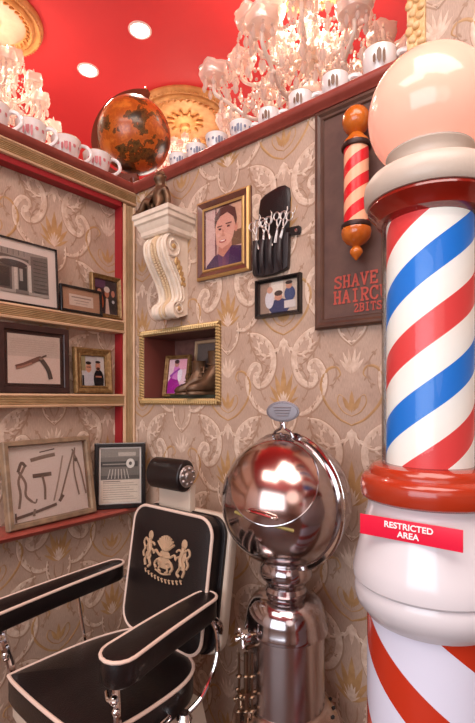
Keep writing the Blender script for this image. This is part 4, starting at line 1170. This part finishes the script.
hs = helix_mat('big_stripes', [(rgb(16, 116, 206), .245), (rgb(244, 240, 230), .255), (rgb(218, 66, 66), .245), (rgb(244, 240, 230), .255)], .262, 1.5, handed=-1, rough=.35, emit=.22, phase=-.465)
cy = obj('striped_cylinder', nl([(.0845, -.29), (.0845, .29)], SG), hs, bp); cy.location = (0, 0, 1.51); cy.rotation_euler = (0, 0, math.atan2(-.99, .2854))
obj('glass_tube', nl([(.0945, 1.235), (.0945, 1.775)], SG, cap=False), M_glass, bp)
obj('lower_ring', nl([(.085, 1.264), (.100, 1.262), (.112, 1.260), (.118, 1.254), (.120, 1.247), (.121, 1.243), (.132, 1.238), (.1365, 1.231), (.138, 1.222), (.138, 1.204), (.136, 1.196), (.130, 1.191), (.11, 1.189)], SG), M_orange_red, bp)
obj('urn', nl([(.11, 1.194), (.124, 1.190), (.122, 1.178), (.126, 1.160), (.138, 1.110), (.149, 1.065), (.154, 1.042), (.153, 1.026), (.147, 1.020), (.150, 1.010), (.151, .995), (.146, .975), (.132, .958), (.126, .950), (.11, .948)], SG), M_white_enamel, bp)
hs2 = helix_mat('lower_stripes', [(rgb(188, 52, 28), .40), (rgb(218, 220, 238), .60)], .2116, 3, handed=1, rough=.25, phase=.011)
lc = obj('lower_column', nl([(.1245, -.41), (.1245, .41)], SG), hs2, bp); lc.location = (0, 0, .545); lc.rotation_euler = (0, 0, math.atan2(-.99, .2854))
obj('base', nl([(.20, 0), (.20, .05), (.18, .08), (.15, .10), (.14, .14), (.11, .15)], SG), M_white_enamel, bp)

# RESTRICTED AREA plate hung on the pole
sg = thing('warning_sign', (0, 0, 0), 'crimson sign reading RESTRICTED AREA fixed across the large barber pole', 'sign')
f_ = Vector((-math.sin(YAW), math.cos(YAW), 0)); r_ = Vector((math.cos(YAW), math.sin(YAW), 0)); C0 = Vector((1.7748, -1.3948, 1.4))
PL = C0+.900*(f_+r_*(360-237.5)/455); PR = C0+.785*(f_+r_*(463-237.5)/455)
mid = (PL+PR)/2; wv = (PR-PL); W = wv.length; ang = math.atan2(wv.y, wv.x)
sg.location = (mid.x, mid.y, 1.152); sg.rotation_euler = (0, 0, ang)
bm = bmesh.new(); box(bm, -W/2, W/2, 0, .003, -.0195, .0195, bev=.0008)
obj('plate', bm, M_signred, sg)
def text_mesh(body, size, off, m, parent, loc, sx=1.0):
    cu = bpy.data.curves.new('t', 'FONT'); cu.body = body; cu.size = size; cu.extrude = .0004; cu.offset = off
    cu.align_x = 'CENTER'; cu.align_y = 'CENTER'; cu.space_character = 1.02
    to = bpy.data.objects.new('t', cu); COL.objects.link(to)
    dg = bpy.context.evaluated_depsgraph_get(); dg.update()
    me = bpy.data.meshes.new_from_object(to.evaluated_get(dg)); bpy.data.objects.remove(to)
    me.transform(Matrix.Translation(loc) @ Matrix.Rotation(PI/2, 4, 'X') @ Matrix.Diagonal((sx, 1, 1, 1)))
    o = bpy.data.objects.new('lettering', me); COL.objects.link(o); me.materials.clear(); me.materials.append(m); o.parent = parent
    return o
text_mesh('RESTRICTED', .0158, .00035, M_white, sg, (.0, -.0012, .0075), 1.0)
text_mesh('AREA', .0158, .00035, M_white, sg, (.0, -.0012, -.0080), 1.0)

# ------------------------------------------------------------------ nickel towel steriliser
st = thing('towel_steamer', (1.02, -.225, 0), 'polished nickel ball-shaped towel steamer standing against the wall', 'towel steamer')
SR = .196; SZ = 1.090
# front and rear shells; local y- is the front
Q = Matrix.Translation((0, 0, SZ)) @ Matrix.Rotation(math.radians(-8), 4, 'Z')
shell = [(SR*math.sin(PI/2*i/20), SR*math.cos(PI/2*i/20)) for i in range(1, 21)]
MF = Q @ Matrix.Rotation(PI/2, 4, 'X')      # z -> -y
bm = bmesh.new(); lathe(bm, [(0, SR)]+shell, 64, M=MF, cap=False)
obj('front_shell', bm, M_chrome_worn, st)
bm = bmesh.new(); lathe(bm, [(0, -SR)]+[(r*1.0, -z) for r, z in shell], 64, M=MF, cap=False)
obj('rear_shell', bm, M_chrome_worn, st)
bm = bmesh.new(); lathe(bm, [(SR*.99, -.010), (SR+.010, -.009), (SR+.013, -.003), (SR+.006, 0), (SR+.013, .003), (SR+.010, .009), (SR*.99, .010)], 72, M=MF, cap=False)
obj('seam_flange', bm, M_chrome, st)
# round lid, upper left of the front shell
d = (-f_*.80 - r_*.30 + Vector((0, 0, .50))).normalized()
ML = Matrix.Translation((0, 0, SZ)) @ d.to_track_quat('Z', 'Y').to_matrix().to_4x4()
capA = math.radians(38)
bm = bmesh.new(); lathe(bm, [(0, SR+.006)]+[((SR+.006)*math.sin(capA*i/12), (SR+.006)*math.cos(capA*i/12)) for i in range(1, 13)]+[(SR*math.sin(capA), SR*math.cos(capA)-.002)], 56, M=ML, cap=False)
lid = obj('lid', bm, mat('copper_tinged_nickel', (.56, .38, .34), .17, 1.0), st)
bm = bmesh.new(); torus(bm, (0, 0, 0), (SR+.003)*math.sin(capA), .0036, Matrix.Translation((0, 0, (SR+.003)*math.cos(capA))), 56, 8)
bmesh.ops.transform(bm, matrix=ML, verts=bm.verts)
obj('lid_rim', bm, M_chrome_worn, lid)
def onsphere(px, py, k=1.0):
    """direction from sphere centre through view offsets (px right, py up) in sphere radii"""
    return (r_*px+Vector((0, 0, py))-f_*math.sqrt(max(.02, 1-px*px-py*py)))*(SR*k)+Vector((0, 0, SZ))
bm = bmesh.new(); tube(bm, [onsphere(-.78+.13*i, -.03-.02*i-.006*i*i*.2, 1.0) for i in range(7)], .0048, 6)
yb = obj('label_strip', bm, M_yellowband, st); yb['label'] = 'worn yellow label strip'
bm = bmesh.new(); tube(bm, catmull([onsphere(-.60, .03, 1.0), onsphere(-.56, .05, 1.09), onsphere(-.40, .03, 1.10), onsphere(-.25, -.01, 1.09), onsphere(-.21, -.03, 1.0)], 6), .0042, 8)
obj('lid_handle', bm, M_chrome, st)
# oval name plate on a small bracket
bm = bmesh.new()
PLM = Matrix.Translation((.012, -.035, SZ+SR+.074)) @ Matrix.Rotation(math.radians(12), 4, 'Z') @ MXZ
slab(bm, [(.052*math.cos(2*PI*i/36), .031*math.sin(2*PI*i/36)) for i in range(36)], -.002, .004, .0015, .001, M=PLM)
for i in range(36): ball(bm, PLM @ Vector((.047*math.cos(2*PI*i/36), .026*math.sin(2*PI*i/36), .004)), .0022, seg=6)
for k in range(4): tube(bm, [PLM @ Vector((-.028+.003*k, .012-.008*k, .006)), PLM @ Vector((.028-.003*k, .012-.008*k, .006))], .0016, 5)
obj('name_plate', bm, mat('grey_nickel', (.26, .24, .26), .5, .8), st)
bm = bmesh.new()
for s in (1, -1): tube(bm, catmull([(.012+s*.004, -.035, SZ+SR+.042), (.012+s*.008, -.035, SZ+SR+.024), (.012+s*.026, -.034, SZ+SR+.014), (.012+s*.036, -.034, SZ+SR-.002)], 5), .0042, 8)
ball(bm, (.012, -.035, SZ+SR+.036), .007, seg=8)
lathe(bm, [(.028, SZ+SR-.012), (.030, SZ+SR+.004), (.014, SZ+SR+.012), (0, SZ+SR+.013)], 24, c=(.012, -.03, 0))
obj('plate_bracket', bm, M_chrome_worn, st)
zz = lambda py: 1.4-(py-398)/455*1.38
obj('neck', nl([(.060, zz(558)), (.078, zz(566)), (.080, zz(573)), (.074, zz(577)), (.062, zz(580)), (.058, zz(585)), (.064, zz(589)), (.058, zz(593)), (.062, zz(598))], 48), M_chrome_worn, st)
obj('boiler_shoulder', nl([(.060, zz(592)), (.080, zz(594)), (.100, zz(598)), (.114, zz(605)), (.121, zz(613)), (.123, zz(620)), (.127, zz(623)), (.127, zz(626)), (.119, zz(628)), (.10, zz(629))], 56), M_chrome_worn, st)
obj('boiler', nl([(.112, zz(625)), (.115, zz(632)), (.117, .48)], 56), mat('dull_nickel', (.50, .44, .44), .24, 1.0, bump=.05, bscale=10), st)
bm = bmesh.new(); lathe(bm, [(.117, .488), (.128, .482), (.154, .452), (.164, .430), (.166, .30), (.168, .12), (.155, .10)], 60)
obj('burner_skirt', bm, mat('bronze_tinged_metal', (.55, .42, .36), .25, 1.0), st)
bm = bmesh.new()
for k in range(22):
    a = 2*PI*k/22; ball(bm, (.143*math.cos(a), .143*math.sin(a), .468), .0055, seg=8)
hl = obj('vent_hole', bm, mat('dark_hole', (.01, .008, .008), .8), st); hl['label'] = 'dark vent holes in the skirt'
for k in range(3):
    a = 2*PI*k/3+.5; bm = bmesh.new(); tube(bm, [(.14*math.cos(a), .14*math.sin(a), .11), (.17*math.cos(a), .17*math.sin(a), 0.001)], .014, 10)
    obj('foot', bm, M_chrome_worn, st)
def valve(px, py, label=None):
    c = C0+1.30*(f_+r_*(px-237.5)/455)+Vector((0, 0, -(py-398)/455*1.30))-Vector(st.location)
    bm = bmesh.new()
    for k in range(4):
        a = PI/2*k+.4
        tube(bm, [c, c+Vector((.022*math.cos(a)*.8, -.008, .022*math.sin(a)))], .0038, 8); ball(bm, c+Vector((.024*math.cos(a)*.8, -.008, .024*math.sin(a))), .0062, seg=8)
    ball(bm, c, .010, seg=10)
    tube(bm, [c, Vector((c.x*.55, c.y*.55, c.z-.004))], .008, 10)
    lathe(bm, [(.014, -.012), (.016, 0), (.014, .012)], 6, c=tuple(c+Vector((.004, .012, 0))))
    return bm
obj('tap', valve(243, 637), M_chrome, st)
obj('tap', valve(241, 697), mat('tarnished_brass', rgb(128, 104, 84), .3, 1.0), st)
bm = bmesh.new()
for px, o in ((239, 0), (246, .0), (252, 0)):
    c = C0+1.31*(f_+r_*(px-237.5)/455)-Vector(st.location)
    tube(bm, [(c.x, c.y, zz(640)), (c.x, c.y, .22)], .0040 if px != 246 else .007, 10)
    for z in (.72, .60, .54, .50): ball(bm, (c.x, c.y, z), .010, seg=8, sc=(1, 1, .6))
c = C0+1.31*(f_+r_*(246-237.5)/455)-Vector(st.location)
for z in (.68, .50, .46): tube(bm, [(c.x, c.y, z), (c.x*.4, c.y*.4, z)], .006, 8)
obj('water_pipe', bm, mat('tarnished_brass', rgb(128, 104, 84), .3, 1.0), st)

# ------------------------------------------------------------------ barber chair
ch = thing('barber_chair', (.56, -.50, 0), 'black leather barber chair with cream piping and embroidered gold crest', 'barber chair')
SEAT = .545
# seat outline (x,y)
seatP = [(p.x, p.y) for p in catmull([(.348, -.745, 0), (.40, -.752, 0), (.55, -.756, 0), (.70, -.752, 0), (.760, -.735, 0), (.790, -.66, 0), (.798, -.55, 0), (.790, -.43, 0), (.755, -.355, 0), (.69, -.318, 0), (.58, -.300, 0), (.46, -.302, 0), (.405, -.330, 0), (.368, -.42, 0), (.350, -.52, 0), (.342, -.65, 0), (.340, -.735, 0)], 4, closed=True)]
bm = bmesh.new(); slab(bm, seatP, SEAT-.090, SEAT, .012, .016, steps=3)
seat = obj('seat_cushion', bm, M_leather, ch, world=True)
def ptube(pts, r=.0058, closed=True, seg=8):
    bm = bmesh.new(); tube(bm, pts, r, seg, closed=closed); return bm
pip = ptube([(x, y, SEAT-.004) for x, y in seatP]); pip2 = obj('piping', pip, M_piping, seat); pip2.data.transform(Matrix.Translation(-Vector(ch.location))); pip2['label'] = 'cream piping around the seat edge'
bm = bmesh.new(); slab(bm, [(.57+(x-.57)*.96, -.52+(y+.52)*.96) for x, y in seatP], SEAT-.135, SEAT-.092, .006)
obj('seat_frame', bm, M_backshell, ch, world=True)
bm = bmesh.new()
lp = catmull([(.803, -.60, SEAT-.065), (.806, -.555, SEAT-.058), (.806, -.51, SEAT-.052), (.806, -.505, SEAT-.066), (.806, -.55, SEAT-.076), (.804, -.60, SEAT-.082)], 4, closed=True)
tube(bm, lp, .0042, 8, closed=True)
obj('side_loop', bm, M_chrome, ch, world=True)
# backrest: leans back; local XZ slab mapped to world
BW, BH = .405, .455
tl = math.radians(9)
MB_ = Matrix.Translation((.550, -.262, SEAT+.218)) @ Matrix.Rotation(-tl, 4, 'X') @ MXZ     # local x->x, y->z, z->-y
bo = rrect(BW, BH, .062, 8)
bo = [(x*(1+.02*math.cos(y/BH*2)), y) for x, y in bo]
bm = bmesh.new(); slab(bm, bo, -.030, .030, .012, .010, M=MB_, steps=3)
back = obj('backrest_pad', bm, M_leather, ch, world=True)
bm = ptube([MB_ @ Vector((x*.985, y*.985, .027)) for x, y in bo])
q = obj('piping', bm, M_piping, back); q.data.transform(Matrix.Translation(-Vector(ch.location))); q['label'] = 'cream piping around the backrest'
bm = bmesh.new(); slab(bm, [(x*1.075+.012, y*1.035+.004) for x, y in bo], -.078, -.034, .012, M=MB_)
obj('backrest_shell', bm, M_backshell, ch, world=True)['label'] = 'cream enamelled rear shell of the backrest'
bm = bmesh.new(); slab(bm, [(x*1.035+.006, y*1.015) for x, y in bo], -.038, -.022, .004, M=MB_)
obj('backrest_edge', bm, M_leather, ch, world=True)
# embroidered crest
bm = bmesh.new()
def E(x, y, z=.0): 
    # surface height of the domed pad
    rr = math.hypot(x/(BW/2), y/(BH/2)); return MB_ @ Vector((x, y, (.0425-.010*min(1, rr)**2*.9+z)))
CS = 1.42
def est(pts, r): tube(bm, [E(px*CS, cy_+(py-cy_)*CS) for px, py in [(p.x, p.y) for p in catmull([(a, b, 0) for a, b in pts], 5)]], r*1.15, 6)
def eb(x, y, r, sx=1, sy=1):
    x *= CS; y = cy_+(y-cy_)*CS; r *= CS
    n = 10; c = bm.verts.new(E(x, y, .0025)); ring = [bm.verts.new(E(x+r*sx*math.cos(2*PI*i/n), y+r*sy*math.sin(2*PI*i/n), -.001)) for i in range(n)]
    for i in range(n): bm.faces.new((c, ring[i], ring[(i+1) % n]))
cy_ = .055
for k in range(9):   # fan of the central emblem
    a = math.radians(-60+15*k); est([(.008*math.sin(a), cy_+.022), (.024*math.sin(a), cy_+.022+.020*math.cos(a)), (.034*math.sin(a), cy_+.022+.036*math.cos(a))], .0042)
torus_pts = [(.016*math.cos(2*PI*i/14), cy_+.038+.018*math.sin(2*PI*i/14)) for i in range(15)]
est(torus_pts, .0022)
est([(-.005, cy_+.028), (-.005, cy_+.048)], .0022); est([(-.005, cy_+.048), (.006, cy_+.045), (.004, cy_+.038), (-.004, cy_+.038)], .0020); est([(.0, cy_+.038), (.008, cy_+.028)], .0020)
eb(0, cy_+.010, .018, 1.1, .7); eb(0, cy_-.008, .022, 1.2, .7)
for s in (1, -1):
    est([(s*.004, cy_+.006), (s*.02, cy_+.008), (s*.034, cy_+.016), (s*.040, cy_+.008)], .0042)
    est([(s*.008, cy_-.008), (s*.022, cy_-.004), (s*.032, cy_-.016), (s*.026, cy_-.026)], .0045)
    est([(s*.01, cy_-.012), (s*.016, cy_-.026), (s*.008, cy_-.032)], .0036)
    # rampant supporters
    eb(s*.062, cy_+.048, .011, .9, 1.1); eb(s*.062, cy_+.022, .012, .9, 1.6); eb(s*.062, cy_-.002, .010, 1.2, 1.2); est([(s*.062, cy_+.040), (s*.060, cy_+.026), (s*.056, cy_+.012), (s*.062, cy_-.004)], .0072)
    est([(s*.060, cy_+.028), (s*.048, cy_+.032), (s*.040, cy_+.026)], .0036); est([(s*.058, cy_+.018), (s*.046, cy_+.014), (s*.040, cy_+.006)], .0034)
    est([(s*.062, cy_-.002), (s*.054, cy_-.014), (s*.050, cy_-.024), (s*.058, cy_-.030)], .0045); est([(s*.064, cy_-.002), (s*.072, cy_-.014), (s*.068, cy_-.028)], .0045)
    est([(s*.066, cy_+.030), (s*.078, cy_+.038), (s*.084, cy_+.026), (s*.076, cy_+.014), (s*.082, cy_+.002), (s*.078, cy_-.008)], .0038)
    est([(s*.070, cy_+.02), (s*.080, cy_+.014)], .003)
for k in range(11):  # ribbon lettering, short stitches on an arc
    x = -.065+.013*k; y = cy_-.040-.010*(1-(x/.065)**2)
    est([(x-.003, y+.004), (x+.001, y-.002), (x+.003, y-.005)], .0024); est([(x+.003, y+.004), (x-.001, y)], .0018)
est([(-.028, cy_-.030), (0, cy_-.036), (.028, cy_-.030)], .0028)
q = obj('embroidered_crest', bm, M_emb, back); q.data.transform(Matrix.Translation(-Vector(ch.location))); q['label'] = 'tan gold heraldic crest embroidery'
# headrest roll
HX, HY, HZ = .516, -.235, 1.118
MH = Matrix.Translation((HX, HY, HZ)) @ Matrix.Rotation(math.radians(-12), 4, 'X') @ Matrix.Rotation(PI/2, 4, 'Y')   # local z -> x
bm = bmesh.new()
outl = [(.058*math.cos(2*PI*i/28), .044*math.sin(2*PI*i/28)) for i in range(28)]
slab(bm, outl, -.086, .086, .008, .002, M=MH)
hr = obj('headrest_roll', bm, M_leather, ch, world=True)
bm = bmesh.new()
for s in (1,):
    lathe(bm, [(.036, s*.088), (.040, s*.092), (.036, s*.096), (.020, s*.098), (.014, s*.104), (0, s*.106)], 24, M=MH)
    for k in range(8): ball(bm, MH @ Vector((.028*math.cos(PI*k/4), .028*math.sin(PI*k/4), s*.096)), .008, seg=8)
q = obj('headrest_end_cap', bm, mat('dull_nickel_cap', (.40, .34, .32), .35, .9, bump=.4, bscale=90), ch, world=True)
bm = bmesh.new(); box(bm, HX-.085, HX+.085, -.215, -.185, .965, 1.085, bev=.008)
obj('headrest_support', bm, M_backshell, ch, world=True)
# armrests
def arm(pts, hw, z, drop_, name='armrest'):
    """pad following a centre line; pts [(x,y,dz)], hw half widths"""
    P = catmull([(a, b, c) for a, b, c in pts], 5); N = len(P); L = []; R_ = []
    for i, p in enumerate(P):
        t = P[min(i+1, N-1)]-P[max(i-1, 0)]; t.z = 0; t.normalize(); s = Vector((t.y, -t.x, 0))
        k = hw[0]+(hw[1]-hw[0])*i/(N-1)
        L.append(p-s*k); R_.append(p+s*k)
    def capend(c, t, k, s):
        return [c+(s*math.cos(a)+t*math.sin(a))*k for a in [PI*j/8 for j in range(1, 8)]]
    t0 = (P[0]-P[1]).normalized(); t1 = (P[-1]-P[-2]).normalized()
    s1 = (R_[-1]-P[-1]).normalized(); s0 = (L[0]-P[0]).normalized()
    outl = R_ + capend(P[-1], t1, (R_[-1]-P[-1]).length, s1) + L[::-1] + capend(P[0], t0, (L[0]-P[0]).length, s0)
    bm = bmesh.new(); n = len(outl); cen = lambda q: min(P, key=lambda p: (p.x-q.x)**2+(p.y-q.y)**2)
    lv = []
    for ins, dz in ((.006, -drop_), (.0, -drop_+.008), (.0, -.008), (.003, -.002), (.008, 0)):
        ring = []
        for q_ in outl:
            c = cen(q_); d_ = Vector((c.x-q_.x, c.y-q_.y, 0)); d_ = d_.normalized()*ins if d_.length > 1e-6 else d_
            ring.append(bm.verts.new((q_.x+d_.x, q_.y+d_.y, z+q_.z+dz)))
        lv.append(ring)
    for A, Bq in zip(lv, lv[1:]):
        for i in range(n): bm.faces.new((A[i], A[(i+1) % n], Bq[(i+1) % n], Bq[i]))
    bm.faces.new(lv[0]); f = bm.faces.new(lv[-1])
    bmesh.ops.triangulate(bm, faces=[f])
    a_ = obj(name, bm, M_leather, ch, world=True, angle=50)
    b2 = ptube([(q_.x, q_.y, z+q_.z-.004) for q_ in outl], .0052)
    p_ = obj('piping', b2, M_piping, a_); p_.data.transform(Matrix.Translation(-Vector(ch.location))); p_['label'] = 'cream piping along the armrest'
    return a_
arm([(.765, -.315, .010), (.768, -.40, .006), (.775, -.52, .0), (.790, -.66, -.006)], (.040, .052), .748, .076)
arm([(.265, -.300, .012), (.262, -.42, .008), (.255, -.58, .0), (.262, -.78, -.006)], (.036, .050), .738, .066)
# chrome arm brackets and rods
bm = bmesh.new()
tube(bm, catmull([(.792, -.32, .70), (.818, -.315, .655), (.830, -.33, .58), (.828, -.39, .50), (.815, -.46, .465)], 6), .0075, 10)
tube(bm, catmull([(.79, -.30, .69), (.80, -.275, .66), (.78, -.25, .62)], 5), .009, 8)
lathe(bm, [(.020, .455), (.024, .47), (.016, .485)], 16, c=(.824, -.462, 0))
obj('arm_bracket', bm, M_chrome, ch, world=True)
bm = bmesh.new()
tube(bm, catmull([(.265, -.70, .69), (.272, -.735, .655), (.296, -.735, .61), (.298, -.72, .56), (.315, -.715, .50), (.345, -.70, .44)], 6), lambda u: .016-.004*u, 10)
tube(bm, catmull([(.245, -.715, .64), (.270, -.750, .63), (.300, -.745, .645)], 5), .008, 8)
ball(bm, (.282, -.748, .632), .014, seg=10); ball(bm, (.300, -.735, .585), .017, seg=10, sc=(.8, .8, 1.2))
obj('arm_bracket', bm, M_chrome, ch, world=True)
bm = bmesh.new()
tube(bm, catmull([(.775, -.66, .68), (.785, -.672, .645), (.800, -.68, .60), (.800, -.68, .55), (.785, -.67, .45)], 6), lambda u: .013-.003*u, 10)
ball(bm, (.800, -.690, .628), .013, seg=10); ball(bm, (.806, -.688, .600), .011, seg=10)
tube(bm, catmull([(.770, -.69, .64), (.795, -.702, .632), (.822, -.695, .64)], 5), .005, 8)
obj('arm_bracket', bm, M_chrome, ch, world=True)
bm = bmesh.new(); tube(bm, [(.262, -.46, .69), (.325, -.46, .47)], .0062, 10)
obj('reclining_rod', bm, M_chrome, ch, world=True)
bm = bmesh.new(); tube(bm, catmull([(.352, -.262, .60), (.330, -.262, .66), (.300, -.275, .70)], 5), .008, 8); ball(bm, (.345, -.255, .60), .016, seg=10)
obj('arm_pivot', bm, M_chrome, ch, world=True)
# pedestal
obj('pedestal', nl([(.30, 0.001), (.30, .03), (.27, .045), (.12, .07), (.085, .10), (.075, .30), (.10, .36), (.16, .39), (.18, .41)], 48), M_chrome, ch)
bm = bmesh.new(); prism(bm, [(-.24, .20), (-.20, .39), (.22, .39), (.27, .20), (.24, .14), (-.20, .14)], -.18, .16, 'x')
obj('seat_housing', bm, M_backshell, ch)['label'] = 'cream enamelled housing under the seat'
bm = bmesh.new(); box(bm, -.17, .17, -.52, -.40, .12, .145, bev=.006); tube(bm, [(-.14, -.42, .135), (-.14, -.20, .38)], .012, 8); tube(bm, [(.14, -.42, .135), (.14, -.20, .38)], .012, 8)
obj('footrest', bm, M_chrome, ch)
bm = bmesh.new(); tube(bm, catmull([(-.10, .16, .22), (-.16, .27, .26), (-.18, .30, .36), (-.18, .30, .44)], 6), .009, 10); ball(bm, (-.18, .30, .45), .016, seg=10)
obj('pump_lever', bm, M_chrome, ch)
# the pouch and its scissors hang a little nearer the portrait
for o in list(bpy.data.objects):
    if o.parent is None and o.name.split('.')[0] in ('scissor_pouch', 'scissors'): o.location.x -= .014
